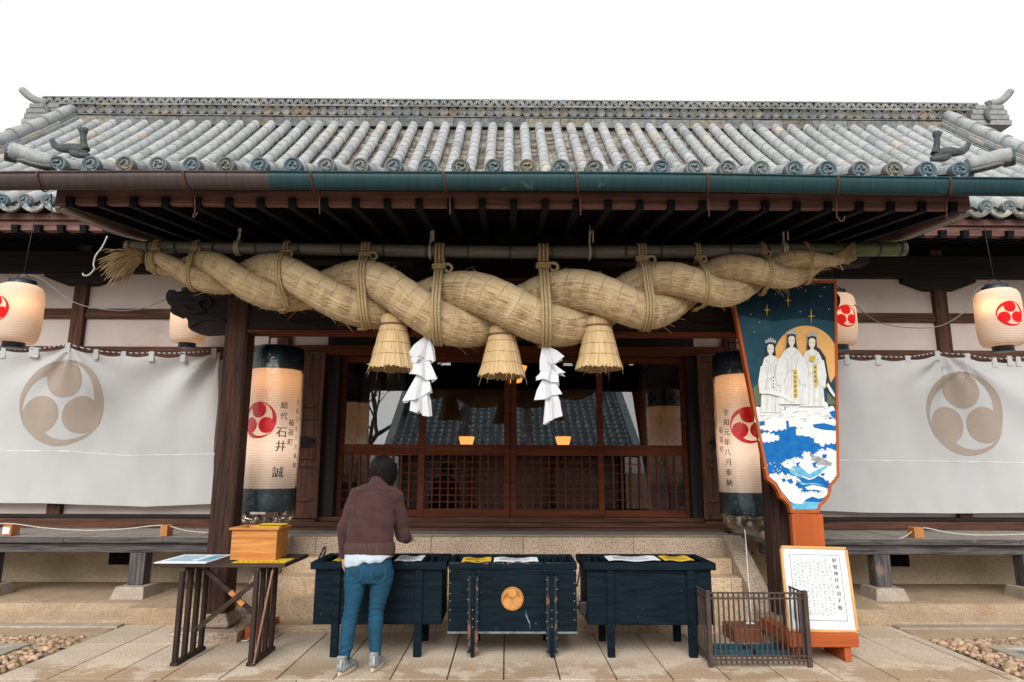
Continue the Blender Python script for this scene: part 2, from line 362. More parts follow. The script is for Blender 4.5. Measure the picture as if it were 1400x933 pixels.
def fine_tris(poly, maxe):             # triangles of an outline cut until no edge is longer than maxe
    bm = bmesh.new(); q = [bm.verts.new((a, b, 0)) for a, b in poly]
    for t in tessellate_polygon([[V((a, b, 0)) for a, b in poly]]):
        try: bm.faces.new([q[i] for i in t])
        except ValueError: pass
    for _ in range(7):
        es = [e for e in bm.edges if e.calc_length() > maxe]
        if not es: break
        bmesh.ops.subdivide_edges(bm, edges=es, cuts=1); bmesh.ops.triangulate(bm, faces=bm.faces[:])
    bm.verts.index_update()
    r = ([(x.co.x, x.co.y) for x in bm.verts], [[x.index for x in f.verts] for f in bm.faces]); bm.free()
    return r
def lay(mb, poly, maxe, fn):
    vs_, fs = fine_tris(poly, maxe); q = [mb.v(fn(a, b)) for a, b in vs_]
    for f in fs: mb.face([q[i] for i in f], smooth=True)
_glyph = {}
def glyph(ch):
    if ch not in _glyph:
        cu = bpy.data.curves.new('glyph', 'FONT'); cu.body = ch; cu.align_x = 'CENTER'; cu.resolution_u = 3; cu.offset = 0
        o = bpy.data.objects.new('glyph', cu); C.objects.link(o); dg = bpy.context.evaluated_depsgraph_get()
        me = o.evaluated_get(dg).to_mesh(); vs_ = [(x.co.x, x.co.y) for x in me.vertices]; fs = [list(f.vertices) for f in me.polygons]
        o.to_mesh_clear(); bpy.data.objects.remove(o); bpy.data.curves.remove(cu)
        ys = [y for _, y in vs_]; xs = [x for x, _ in vs_]
        cx, cy_ = ((min(xs)+max(xs))/2, (min(ys)+max(ys))/2) if vs_ else (0, 0)
        _glyph[ch] = ([(x-cx, y-cy_) for x, y in vs_], fs)
    return _glyph[ch]
def column(mb, text, a, b, size, pitch, fn):     # vertical writing from (a, b) downwards
    for i, ch in enumerate(text):
        if ch == ' ': continue
        vs_, fs = glyph(ch)
        for bold in (-.014, .014):
            q = [mb.v(fn(a+(x+bold)*size, b-i*pitch+y*size)) for x, y in vs_]
            for f in fs: mb.face([q[k] for k in f])
for ch in '総代稲荷町石井誠令和元年八月奉納阿智神社大羽子板': glyph(ch)
# ================================================================== THE GROUND
def setting(o): return kind(o, 'structure')
PX0, PX1 = -3.75, 3.82
m = MB(); m.face([m.v(p) for p in ((-400, -400, -.03), (400, -400, -.03), (400, 400, -.03), (-400, 400, -.03))]); setting(m.build('ground', soil))
m = MB(); rnd = random.Random(3)
def slab(m, x0, x1, y0, y1, g=.0055, t=None):
    t = t if t is not None else rnd.uniform(.86, 1.08); m.box(x0+g, x1-g, y0+g, y1-g, -.12, rnd.uniform(-.002, .001), (t, t*rnd.uniform(.975, 1.01), t*rnd.uniform(.94, 1.0)))
x = -3.75; k = 0
while x < PX1-.05:
    x2 = min(x+.415, PX1); side = x2 < -2.42 or x > 2.5
    y1 = 7.14 if side else 6.83
    cuts = [5.36, y1] if not side and rnd.random() < .8 else [5.36, rnd.uniform(6.2, 7.0), y1]
    for a, b in zip(cuts, cuts[1:]): slab(m, x, x2, a, b)
    x = x2; k += 1
y = 5.36
while y > -6:
    x = PX0-rnd.uniform(0, .5); y2 = y-.62
    while x < PX1: x2 = x+rnd.uniform(.75, 1.1); slab(m, x, x2, y2, y); x = x2
    y = y2
m.face([m.v(p) for p in ((PX0-.3, -6, -.026), (PX1+.3, -6, -.026), (PX1+.3, 7.2, -.026), (PX0-.3, 7.2, -.026))], .35)
setting(m.build('paving', paving, bevel=.004))
for s in (-1, 1):                      # raised earth floor of the hall, its sloping edge, kerbs and the drain strip
    xa, xb = (-14, PX0+.02) if s < 0 else (PX1-.02, 14); m = MB()
    n = 60
    for i in range(n):
        u0, u1 = lerp(xa, xb, i/n), lerp(xa, xb, (i+1)/n)
        def row(u):
            b = lambda q: .018*math.sin(u*2.3+q)+.012*math.sin(u*5.1+q*2)
            return [(u, 7.12, -.02), (u, 7.2+b(1), .03), (u, 7.36+b(2), .085), (u, 7.46+b(3), .145), (u, 7.54, .152), (u, 9.1, .156)]
        A, B = row(u0), row(u1)
        for j in range(5): m.face([m.v(p) for p in (A[j], B[j], B[j+1], A[j+1])], smooth=True)
    xi0, xi1 = (PX0, -2.9) if s < 0 else (2.85, PX1)
    m.box(xi0, xi1, 7.16, 9.1, -.05, .15)
    setting(m.build('earth_platform', mortar))
    m = MB(); xs = xa
    while xs < xb-.01:
        x2 = min(xs+rnd.uniform(.9, 1.4), xb); t = rnd.uniform(.85, 1.1); m.box(xs+.004, x2-.004, 6.97, 7.12, -.1, .02, t); xs = x2
    e = PX0 if s < 0 else PX1
    y = 5.0
    yk = 6.36
    xs = xa
    while abs(xs-xb) > .5 and xs < xb-.5 if s < 0 else False:
        x2 = min(xs+1.1, xb-.45); m.box(xs, x2-.006, yk-.11, yk, -.1, .01, rnd.uniform(.85, 1.1)); xs = x2
    if s > 0:
        xs = xb
        while xs > xa+.5: x2 = max(xs-1.1, xa+.45); m.box(x2+.006, xs, yk-.11, yk, -.1, .01, rnd.uniform(.85, 1.1)); xs = x2
    y = yk
    while y > -3: m.box(e+s*.43-.06, e+s*.43+.06, y-.9, y-.006, -.1, .012, rnd.uniform(.85, 1.1)); y -= .9
    setting(m.build('kerb', kerb_m, bevel=.008))
    m = MB(); xa2, xb2 = (-14, e) if s < 0 else (e, 14); m.face([m.v(p) for p in ((xa2, 6.3, -.016), (xb2, 6.3, -.016), (xb2, 7.0, .004), (xa2, 7.0, .004))]); setting(m.build('drain_strip', mortar))
    m = MB()                           # drain pebbles
    def pebble(m, c, r, t, rn=rnd):
        bmv = bmesh.ops.create_icosphere(m.bm, subdivisions=1, radius=1)['verts']; rot = Matrix.Rotation(rn.uniform(0, 6.3), 3, 'Z') @ Matrix.Rotation(rn.uniform(-.4, .4), 3, 'X')
        sx, sy, sz = r*rn.uniform(.8, 1.4), r*rn.uniform(.7, 1.0), r*rn.uniform(.5, .75)
        for vv in bmv: vv.co = V(c)+rot @ V((vv.co.x*sx, vv.co.y*sy, vv.co.z*sz))*rn.uniform(.93, 1.06)
        for f in {f for vv in bmv for f in vv.link_faces}:
            f.smooth = True
            for l in f.loops: l[m.t] = (*t, 1)
    for i in range(1500):
        if i < 520: px_, py_ = e+s*rnd.uniform(.05, .35), rnd.uniform(4.4, 6.55)
        else: px_, py_ = e+s*rnd.uniform(.05, 3.4), rnd.triangular(6.37, 6.70, 6.45)
        t = rnd.uniform(.55, 1.25); pebble(m, (px_, py_, rnd.uniform(-.02, .004)), .010+.036*rnd.random()**1.7, (t, t*rnd.uniform(.9, 1), t*rnd.uniform(.78, 1.02)))
    kind(m.build('pebbles', pebble_m, recalc=False), 'stuff')
    m = MB()
    m.face([m.v(p) for p in ((e+s*.5, -3, -.012), (e+s*9, -3, -.012), (e+s*9, 6.25, -.012), (e+s*.5, 6.25, -.012))], .8)
    for i in range(2200):
        c = V((e+s*rnd.uniform(.5, 3.2), rnd.uniform(4.6, 6.24), -.008)); r = rnd.uniform(.008, .018); a = rnd.uniform(0, 6.3); t = rnd.uniform(.6, 1.6)
        q = [c+V((math.cos(a+k*2.1)*r, math.sin(a+k*2.1)*r, 0)) for k in range(3)]+[c+V((0, 0, r*.9))]; q = [m.v(p) for p in q]
        for f in ((0, 1, 3), (1, 2, 3), (2, 0, 3)): m.face([q[j] for j in f], t)
    kind(m.build('gravel', gravel_m), 'stuff')

# ================================================================== THE HALL
hall = thing('shrine_hall', 'wide wooden shrine hall with grey tiled roof and projecting porch above the stone steps', 'shrine', (0, 9, 0))
WY = 9.0
def roof_z(Y): t = (Y-7.56)/3.31; return 4.54+2.81*t-.10*4*t*(1-t)
rt = random.Random(11)
def tile_tint(rn, a=.82, b=1.12):
    t = rn.uniform(a+.05, b-.03); q = rn.random()
    return (t*1.12, t*1.0, t*.86) if q < .05 else ((t*.76, t*.79, t*.8) if q < .11 else (t*1.0, t*rn.uniform(.985, 1.01), t*rn.uniform(.97, 1.04)))
def tile_rows(m, xs, y0, y1, zf, r, seg=.26, n=9):
    for X in xs:
        L = y1-y0; cnt = int(L/(seg*.77))+1; wob = rt.uniform(-.009, .009); ww = wob
        for i in range(cnt):
            wob = ww+rt.uniform(-.005, .005); ya, yb = y0+L*i/cnt, y0+L*(i+1)/cnt+.02; t = tile_tint(rt); ra, rb = r*rt.uniform(1.0, 1.06), r*.93
            ring = []
            for (yy, rr) in ((ya, ra), (yb, rb)):
                zz = zf(yy); ring.append([m.v((X+wob+math.cos(PI*k/(n-1)*1.16-.25)*rr, yy-math.sin(PI*k/(n-1)*1.16-.25)*rr*.5, zz+.02+math.sin(PI*k/(n-1)*1.16-.25)*rr*.92)) for k in range(n)])
            for k in range(n-1): m.face([ring[0][k], ring[0][k+1], ring[1][k+1], ring[1][k]], t, smooth=True)
            c = m.v((X+wob, ya-.0, zf(ya)+.02)); 
            for k in range(n-1): m.face([c, ring[0][k+1], ring[0][k]], tuple(q*.8 for q in t))
def pan_rows(m, xs, pitch, y0, y1, zf, step=.105, n=5):
    for X in xs:
        cnt = int((y1-y0)/(step*.77))
        for i in range(cnt):
            ya, yb = y0+(y1-y0)*i/cnt, y0+(y1-y0)*(i+1)/cnt; t = rt.uniform(.45, 1.6); tc = (t, t*rt.uniform(.9, 1), t*rt.uniform(.75, 1.0)); za, zb = zf(ya), zf(yb)
            A, B, D = [], [], []
            for k in range(n):
                u = -1+2*k/(n-1); dx = u*pitch*.44; dz = -.05*(1-u*u)
                A.append(m.v((X+dx, ya, za+dz))); B.append(m.v((X+dx, yb, zb+dz-.028))); D.append(m.v((X+dx, ya, za+dz-.03)))
            for k in range(n-1):
                m.face([A[k], A[k+1], B[k+1], B[k]], tc); m.face([D[k], D[k+1], A[k+1], A[k]], tuple(q*1.3 for q in tc))
def eave_disc(m, X, Y, z, r, tint, face=(0, -1, 0)):
    f = V(face).normalized(); q = f.to_track_quat('Z', 'Y').to_matrix()
    m.lathe([(r*.9, -.06), (r, -.05), (r, .012), (r*.96, .02), (r*.8, .022), (r*.74, .008), (0.001, .006)], (X, Y, z), 20, False, tint, axis=q)
    a0 = rt.uniform(0, 6.3)
    for k in range(3):                 # the raised comma crest of an end tile
        pts, rd = [], []
        for i in range(9):
            t = i/8; a = a0+2.1*k+t*2.5; rr = r*lerp(.27, .62, t**.7); pts.append(V((X, Y, z))+q @ V((rr*math.cos(a), rr*math.sin(a), .012))); rd.append(r*lerp(.21, .04, t))
        m.tube(pts, rd, 6, True, tuple(c*1.25 for c in tint))
def disc_tint(): 
    q = rt.random(); return (1.15, 1.0, .82) if q < .25 else ((.8, .95, 1.05) if q < .6 else (1, 1.04, 1.04))
XR = 7.9
main_x = [.0+.268*k for k in range(-29, 30)]
roof = MB()
for sgn, (ya, yb) in ((1, (7.7, 10.87)),):
    N = 8
    for i in range(N):
        a, b = lerp(ya, yb, i/N), lerp(ya, yb, (i+1)/N); zz = lambda y: roof_z(max(y, 7.5))-.085
        roof.hexa([(-XR, a, zz(a)-.1), (XR, a, zz(a)-.1), (XR, b, zz(b)-.1), (-XR, b, zz(b)-.1), (-XR, a, zz(a)), (XR, a, zz(a)), (XR, b, zz(b)), (-XR, b, zz(b))], .4)
roof.hexa([(-XR, 10.87, 7.1), (XR, 10.87, 7.1), (XR, 14.4, 4.3), (-XR, 14.4, 4.3), (-XR, 10.87, 7.26), (XR, 10.87, 7.26), (XR, 14.4, 4.45), (-XR, 14.4, 4.45)], .6)
main_roof = roof.build('main_roof', pan_m, hall)
for X in main_x: m = MB(); tile_rows(m, [X], 7.58, 10.84, roof_z, .08); m.build('roll_tile_row', tile_m, main_roof)
m = MB(); pan_rows(m, [x+.134 for x in main_x[:-1]], .268, 7.5, 10.84, roof_z); m.build('pan_tiles', pan_m, main_roof)
m = MB()
for X in main_x: eave_disc(m, X, 7.56, roof_z(7.56)+.03, .083, disc_tint())
for X in main_x[:-1]:
    pts = [(X+.134+u*.11, 7.53, roof_z(7.53)-.075*(1-u*u)-.01) for u in (-1, -.6, -.2, .2, .6, 1)]; m.tube(pts, (.018, .028), 6, True, rt.uniform(1.2, 2.2))
m.build('eave_tiles', disc_m, main_roof)
# main ridge, seen from below: courses, a row of round tiles, a wave course, cap tiles
RY = 10.78; zr = lambda y: P(700, y, RY).z
ridge = MB(); rr_ = random.Random(5)
def course(m, z0, z1, y, seg=.5, a=.6, b=1.15, x0=-7.95, x1=8.1):
    x = x0
    while x < x1:
        x2 = min(x+seg*rr_.uniform(.8, 1.2), x1); t = rr_.uniform(a, b); q = rr_.random(); tc = (t*1.15, t, t*.82) if q < .08 else (t, t, t*1.02)
        j = rr_.uniform(-.008, .008); m.box(x, x2-.008, y+j, 11.0, z0, z1, tc); x = x2
ZR = [zr(v) for v in (173, 165.5, 162, 149.8, 146.8, 140.6, 138.6)]
course(ridge, ZR[0]-.05, ZR[1], RY-.075, .55, .45, .8); course(ridge, ZR[1]+.004, ZR[1]+.025, RY-.05, .4, .3, .8); course(ridge, ZR[1]+.03, ZR[2], RY-.068, .45, .5, .9)
course(ridge, ZR[2], ZR[3], RY+.03, 3, .35, .4); course(ridge, ZR[3], ZR[4]-.003, RY-.065, .5, .6, 1.); course(ridge, ZR[4], ZR[5], RY+.03, 3, .3, .35); course(ridge, ZR[5], ZR[5]+.018, RY-.06, .5, .5, 1)
course(ridge, ZR[5]+.02, ZR[6]+.01, RY-.03, .45)
x = -7.9; zc_ = (ZR[2]+ZR[3])/2; rd = (ZR[3]-ZR[2])/2*.96; k = 0
while x < 8.05:
    q = rr_.random(); t = rr_.uniform(.75, 1.1); t *= .72; tc = (t*1.25, t*.93, t*.7) if q < .06 else ((t*1.12, t*1.02, t*.88) if q < .45 else ((t*.84, t*.88, t*.9) if q < .6 else (t, t, t)))
    ridge.lathe([(rd, -.03), (rd, .055), (rd*.84, .058), (rd*.78, .046), (.001, .046)], (x, RY, zc_), 12, False, tc, axis=Matrix.Rotation(R(90), 3, 'X')); x += 2*rd*.99
# the axis turns +z to -y, so the negative profile side is behind; a flat face closes the front
zw = ZR[4]; hw = ZR[5]-ZR[4]; x = -7.9; k = 0
while x < 8.05:
    up = k % 2; pts = []
    for i in range(7): a = PI*i/6; pts.append((x+math.cos(a)*.062, RY-.045, (zw+.01+math.sin(a)*hw*.86) if up else (zw+hw-.01-math.sin(a)*hw*.86)))
    t = rr_.uniform(.8, 1.25); ridge.tube(pts, .015, 5, True, (t, t, t*.97)); x += .073; k += 1
ridge.tube([(-8.0, RY+.08, ZR[6]+.02), (8.15, RY+.08, ZR[6]+.02)], .055, 8, True, .95)
main_ridge = ridge.build('main_ridge', ridge_m, hall)
for s in (-1, 1):                      # descending ridges and ridge-end tiles with upturned horns
    X = -7.42 if s < 0 else 7.52; m = MB(); L = [(10.62, .0), (7.3, 0)]
    for j, (dz, hw_, hh) in enumerate(((.06, .15, .05), (.11, .13, .045), (.16, .14, .045), (.21, .12, .045))):
        y = 10.7
        while y > 7.4:
            y2 = y-rr_.uniform(.28, .42); t = rr_.uniform(.6, 1.15); tc = (t*1.12, t, t*.85) if rr_.random() < .15 else (t, t, t)
            m.bar((X, y, roof_z(y)+dz), (X, y2+.01, roof_z(y2)+dz), hw_*2*rr_.uniform(.95, 1.05), hh, tint=tc); y = y2
    y = 10.72
    while y > 7.4:
        y2 = y-.3; t = rr_.uniform(.9, 1.1); m.tube([(X, y, roof_z(y)+.29), (X, y2-.02, roof_z(y2)+.29)], [.095, .102], 12, True, t); y = y2
    m.build('descending_ridge', tile_m, hall)
    m = MB(); E = P(58, 150, RY) if s < 0 else P(1355, 152, RY); ex = E.x
    for j, (a, b, z0, z1) in enumerate(((.24, .30, -.32, -.23), (.20, .3, -.225, -.14), (.17, .26, -.135, -.05), (.12, .2, -.045, .03))): m.box(ex-s*.25-a if s > 0 else ex-a, ex+a if s > 0 else ex+.25+a, RY-.12-j*.01, RY+.35, E.z+z0, E.z+z1, rr_.uniform(.55, .8))
    m.tube(spline([V((ex-s*.16, RY-.14, E.z-.28)), V((ex-s*.22, RY-.17, E.z-.12)), V((ex-s*.14, RY-.16, E.z-.0)), V((ex-s*.2, RY-.15, E.z+.08))], 10), [.03, .035, .04, .035, .035, .03, .03, .03, .03, .025, .02], 9, True, .4)
    hp = [P(66, 141, RY), P(52, 138, RY), P(40, 132, RY), P(30, 123, RY)] if s < 0 else [P(1352, 143, RY), P(1365, 140, RY), P(1374, 134, RY), P(1382, 125, RY)]
    m.tube(spline(hp, 10), [.07, .07, .068, .066, .066, .064, .062, .062, .062, .062, .058], 12, True, .72)
    m.build('ridge_end_tile', tile_m, hall)
bird_m = M('dark bird tile', (.15, .165, .17), (.06, .07, .075), .7, sc=20., bump=.3, tint=True)
# porch roof
KY, KZ = 5.06, 3.845
def kz(Y): return KZ+.39*(Y-KY)
kxs = [P(721, 222, KY).x+.2648*k for k in range(-14, 14)]
KX0, KX1 = kxs[0]-.15, kxs[-1]+.15
m = MB()
m.hexa([(KX0, KY-.02, kz(KY)-.2), (KX1, KY-.02, kz(KY)-.2), (KX1, 8.4, kz(8.4)-.2), (KX0, 8.4, kz(8.4)-.2), (KX0, KY-.02, kz(KY)-.085), (KX1, KY-.02, kz(KY)-.085), (KX1, 8.4, kz(8.4)-.085), (KX0, 8.4, kz(8.4)-.085)], .5)
porch_roof = m.build('porch_roof', WD['x'], hall)
for X in kxs: m = MB(); tile_rows(m, [X], KY+.03, 8.3, lambda y: kz(y)-.018, .063); m.build('roll_tile_row', tile_m, porch_roof)
m = MB(); pan_rows(m, [x+.132 for x in kxs[:-1]], .265, KY-.02, 8.3, lambda y: kz(y)-.02, .2); m.build('pan_tiles', pan_m, porch_roof)
m = MB()
for X in kxs: eave_disc(m, X, KY, kz(KY)+.012, .073, disc_tint())
for X in kxs[:-1]:
    pts = [(X+.132+u*.105, KY-.03, kz(KY)-.06-.045*(1-u*u)) for u in (-1, -.6, -.2, .2, .6, 1)]; m.tube(pts, (.02, .026), 6, True, rt.uniform(1.1, 1.9))
m.build('eave_tiles', disc_m, porch_roof)
for s in (-1, 1):                      # the verge: a tube along each side, and the upturned corner tile
    X = KX0+.02 if s < 0 else KX1-.02; m = MB()
    y = KY+.1
    while y < 8.2: m.tube([(X, y, kz(y)+.02), (X, y+.27, kz(y+.27)+.02)], [.075, .07], 10, True, rr_.uniform(.8, 1.1)); y += .26
    pts = [P(74, 221, KY+.02), P(52, 217, KY), P(32, 211, KY-.02), P(14, 207, KY-.04)] if s < 0 else [P(1322, 226, KY+.02), P(1345, 221, KY), P(1365, 216, KY-.02), P(1381, 213, KY-.04)]
    sp = spline(pts, 8); m.tube(sp, [.05, .055, .058, .06, .062, .064, .068, .075, .078], 14, True, .95)
    d = (sp[-1]-sp[-2]).normalized()
    lo = [p+V((s*-.02, -.03, -.075+.0*i)) for i, p in enumerate(sp[:7])]; m.tube(lo, [(.05, .016)]*6+[(.03, .01)], 8, True, .5)
    m.build('verge_tiles', tile_m if s < 0 else tile_m, hall)
    m = MB(); eave_disc(m, sp[-1].x+d.x*.01, sp[-1].y, sp[-1].z, .082, (.8, .9, .95), d+V((0, -.35, -.1))); m.build('verge_end_tile', disc_m, hall)
    m = MB()                           # guardian bird on the porch corner: body, upright neck with crested head, swept tail
    if s < 0: B = lambda x, y, Y=5.28: P(x, y, Y)
    else: B = lambda x, y, Y=5.28: P(1395-x, y+5, Y)
    m.tube(spline([B(70, 190), B(75, 199), B(84, 203), B(97, 203), B(110, 205), B(118, 211)], 14), [(.006, .02), (.012, .022), (.014, .025), (.016, .028), (.018, .03), (.02, .032), (.025, .035), (.03, .04), (.034, .042), (.038, .042), (.036, .042), (.034, .04), (.03, .036), (.028, .03), (.02, .02)], 10, True, .55)
    m.tube(spline([B(117, 206), B(115, 198), B(114, 188), B(114, 182), B(114, 178)], 10), [.036, .032, .028, .025, .024, .024, .024, .026, .032, .036, .02], 10, True, .5)
    for dx, dy in ((-7, 176), (-3, 174), (2, 174), (6, 176)): m.tube([B(114, 180), B(114+dx, dy)], [.016, .009], 6, True, .4)
    m.tube(spline([B(98, 207), B(106, 211), B(122, 213)], 6), [.03, .034, .036, .036, .032, .026, .02], 8, True, .6)
    m.build('roof_bird', bird_m, hall)
# gutter: half-round, brown on one end and green beyond
def gutter(x0, x1, mt, y=4.93, z=None, r=.066):
    m = MB(); z = z or P(700, 236, 4.864).z
    N = max(2, int((x1-x0)/.5)); prev = None
    for i in range(N+1):
        X = lerp(x0, x1, i/N); sag = .004*math.sin(X*1.7)-.0016*X*X
        ring = [m.v((X, y-.0+math.cos(PI+PI*k/10)*r, z+sag+math.sin(PI+PI*k/10)*r*1.75)) for k in range(11)]+[m.v((X, y+math.cos(2*PI-PI*k/10)*(r-.006), z+sag+math.sin(2*PI-PI*k/10)*(r*1.75-.006))) for k in range(11)]
        if prev:
            for k in range(22): m.face([prev[k], prev[(k+1) % 22], ring[(k+1) % 22], ring[k]], smooth=True)
        prev = ring
    X = lerp(x0, x1, .5); m.tube([(lerp(x0, x1, i/20), y-r, z+.002+.004*math.sin(lerp(x0, x1, i/20)*1.7)-.0016*lerp(x0, x1, i/20)**2) for i in range(21)], .008, 6)
    return m.build('gutter', mt, hall)
gx = P(371, 245, 4.93).x
gutter(-5.2, gx+.03, brown_m, y=4.935); gutter(gx, 5.3, green_m)
for px_, hook in ((50, 1), (250, 1), (424, 0), (606, 0), (788, 0), (967, 0), (1145, 1), (1298, 1)):
    a = P(px_, 236, 4.86); a.z = P(700, 236, 4.864).z-.0016*a.x**2; m = MB(); r = .072
    pts = [V((a.x, 4.93+.1, a.z+.03))]+[V((a.x+.004*k, 4.93-math.cos(PI*k/10)*r, a.z-math.sin(PI*k/10)*r*1.75)) for k in range(0, 11)]
    m.tube(pts[1:], (.010, .004), 6)
    m.bar((a.x+.04, 4.99, a.z-.12), (a.x+.045, 5.02, a.z-.28), .008, .005)
    if hook: m.tube(spline([V((a.x+.045, 5.0, a.z-.28)), V((a.x+.05, 4.98, a.z-.32)), V((a.x+.07, 4.97, a.z-.32)), V((a.x+.085, 4.98, a.z-.28))], 8), .0045, 6)
    m.build('gutter_strap', rust_m, hall)
# porch fascia, rafters, bargeboards, boards under the roof
FX0, FX1 = P(76, 270, 5.14).x, P(1326, 275, 5.14).x
zf0, zf1 = P(700, 282.5, 5.14).z, kz(5.14)-.1
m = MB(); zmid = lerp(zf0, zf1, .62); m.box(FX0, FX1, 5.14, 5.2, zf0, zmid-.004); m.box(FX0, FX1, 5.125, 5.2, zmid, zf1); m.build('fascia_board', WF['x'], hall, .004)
m = MB(); zs = lambda y: zf0+.02+.16*(y-5.2)
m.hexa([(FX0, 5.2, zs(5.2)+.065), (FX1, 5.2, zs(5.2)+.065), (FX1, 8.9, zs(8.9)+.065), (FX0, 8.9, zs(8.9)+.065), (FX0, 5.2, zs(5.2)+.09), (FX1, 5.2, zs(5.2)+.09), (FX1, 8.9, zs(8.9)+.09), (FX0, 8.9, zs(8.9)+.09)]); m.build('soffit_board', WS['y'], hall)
def rafters(x0, x1, pitch, y0, z0, y1, z1, w_, h, mt, sk=0):
    m = MB(); m.bar((x0, y0, z0), (x0, y1, z1), w_, h); first = m.build('rafter', mt, hall); x = x0+pitch
    while x < x1:
        if not (sk and abs(x) < sk):
            c = first.copy(); C.objects.link(c); c.location = (x-x0, 0, 0)
        x += pitch
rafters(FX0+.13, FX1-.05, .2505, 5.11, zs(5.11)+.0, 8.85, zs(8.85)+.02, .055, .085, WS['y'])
for s in (-1, 1):
    X = FX0 if s < 0 else FX1; a, b = (X, X+.05) if s < 0 else (X-.05, X); m = MB()
    ys = [5.2, 5.6, 6.05, 6.6, 7.2, 8.2]; lo = [zf0-.01, zf0+.03, zf0+.085, zf0+.2, zf0+.38, zf0+.7]; hi = [zf1+.0+.39*(y-5.2) for y in ys]
    for i in range(5): m.hexa([(a, ys[i], lo[i]), (b, ys[i], lo[i]), (b, ys[i+1], lo[i+1]), (a, ys[i+1], lo[i+1]), (a, ys[i], hi[i]), (b, ys[i], hi[i]), (b, ys[i+1], hi[i+1]), (a, ys[i+1], hi[i+1])])
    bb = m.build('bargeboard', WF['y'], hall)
    m = MB()
    for i in range(5): m.bar((X+s*-.012, ys[i], lo[i]-.012), (X+s*-.012, ys[i+1], lo[i+1]-.012), .085, .022)
    m.build('bargeboard_trim', WG['y'], hall)
# porch frame
XL, XRt = P(294, 640, 6.59).x, P(1074, 800, 6.59).x
XL = -2.665; XRt = 2.60
for X in (XL, XRt):
    m = MB(); h = .112; c = .018
    poly = [(-h+c, -h), (h-c, -h), (h, -h+c), (h, h-c), (h-c, h), (-h+c, h), (-h, h-c), (-h, -h+c)]
    a = [m.v((X+p, 6.70+q, .205)) for p, q in poly]; b = [m.v((X+p, 6.70+q, 3.3)) for p, q in poly]
    for i in range(8): m.face([a[i], a[(i+1) % 8], b[(i+1) % 8], b[i]])
    m.face(a[::-1]); m.face(b)
    m.build('porch_post', WP['z'], hall)
    m = MB(); m.lathe([(.2, .09), (.235, .105), (.235, .13), (.2, .165), (.165, .2), (.165, .21)], (X, 6.70, 0), 4, True, .8, False, axis=Matrix.Rotation(R(45), 3, 'Z')); 
    m.box(X-.3, X+.3, 6.40, 7.0, -.02, .088, .95); m.build('post_base', granite, hall, .012)
    m = MB(); m.box(X-.17, X+.17, 6.55, 6.86, 3.3, 3.42); m.box(X-.45, X+.45, 6.62, 6.78, 3.42, 3.56); m.build('bracket', WD['x'], hall, .01)
m = MB(); z0, z1 = P(700, 452, 6.59).z, P(700, 415, 6.59).z; m.box(XL+.11, XRt-.11, 6.61, 6.80, z0, z1+.1); pb = m.build('porch_beam', WD['x'], hall, .02)
m = MB(); m.box(XL+.11, XRt-.11, 6.60, 6.81, z0-.03, z0-.002); m.build('beam_edge', WR['x'], pb)
for s in (-1, 1):
    m = MB(); m.tube(spline([V((.0+s*2.35, 6.6, z0+.22)), V((s*2.1, 6.6, z0+.06)), V((s*1.8, 6.6, z0+.10)), V((s*1.75, 6.6, z0+.18)), V((s*1.85, 6.6, z0+.2))], 16), .015, 6); m.build('beam_carving', WD['x'], pb)
m = MB(); m.box(FX0+.05, FX1-.05, 6.60, 6.80, 3.57, 3.74); m.build('purlin', WD['x'], hall, .01)
for X in (XL, XRt):
    m = MB(); m.bar((X, 6.8, 3.12), (X, 8.95, 3.55), .2, .26); m.build('tie_beam', WD['y'], hall)
m = MB(); m.box(-.95, .95, 6.66, 6.74, z1+.105, 3.56); m.build('strut_panel', WD['x'], hall)
m = MB(); A = P(672, 381, 6.5); B = P(760, 392, 6.5)
for x0, x1, za, zb in ((A.x, B.x, A.z-.03, A.z), (A.x, A.x+.03, A.z-.3, A.z-.03), (B.x-.03, B.x, A.z-.3, A.z-.03)): m.box(x0, x1, 6.48, 6.53, za, zb)
pl = m.build('plaque_frame', WR['x'], hall); m = MB(); m.box(A.x+.03, B.x-.03, 6.5, 6.52, A.z-.3, A.z-.03); m.build('plaque_board', WD['x'], pl)
# carved nosings on the outer sides of the posts
nose = [(226, 402), (230, 396), (237, 396), (241, 399), (249, 397), (259, 391), (270, 394), (312, 396), (312, 453), (272, 454.5), (261, 452), (256, 447), (256, 438), (251.5, 432), (242.5, 428), (236.5, 430.5), (232, 426), (233, 418.5), (228.5, 415), (226, 409)]
for s in (-1, 1):
    K = lambda x, y: P(x, y, 6.6) if s < 0 else (lambda q: V((2*(-.0325)-q.x, q.y, q.z)))(P(x, y, 6.6))
    m = MB(); poly = [(K(x, y).x, K(x, y).z) for x, y in nose]; m.prism(poly, 6.6, 6.82)
    nn = m.build('carved_nosing', WD['x'], hall, .022)
    m = MB(); sp = []
    for i in range(40): t = i/39; a = -.4+t*8.2; r = lerp(2.5, 11.5, t); sp.append(K(283-math.cos(a)*r*1.05, 415+math.sin(a)*r*.92)+V((0, -.012, 0)))
    sp += [K(270, 428)+V((0, -.012, 0)), K(259, 426)+V((0, -.012, 0)), K(252, 421)+V((0, -.012, 0))]
    m.tube(sp[4:], [lerp(.010, .02, i/len(sp[4:])) for i in range(len(sp[4:]))], 8)
    m.tube(spline([K(310, 441)+V((0, -.01, 0)), K(290, 436)+V((0, -.01, 0)), K(272, 440)+V((0, -.01, 0)), K(262, 446)+V((0, -.01, 0))], 12), .016, 6)
    m.build('scroll_relief', WD['x'], nn)
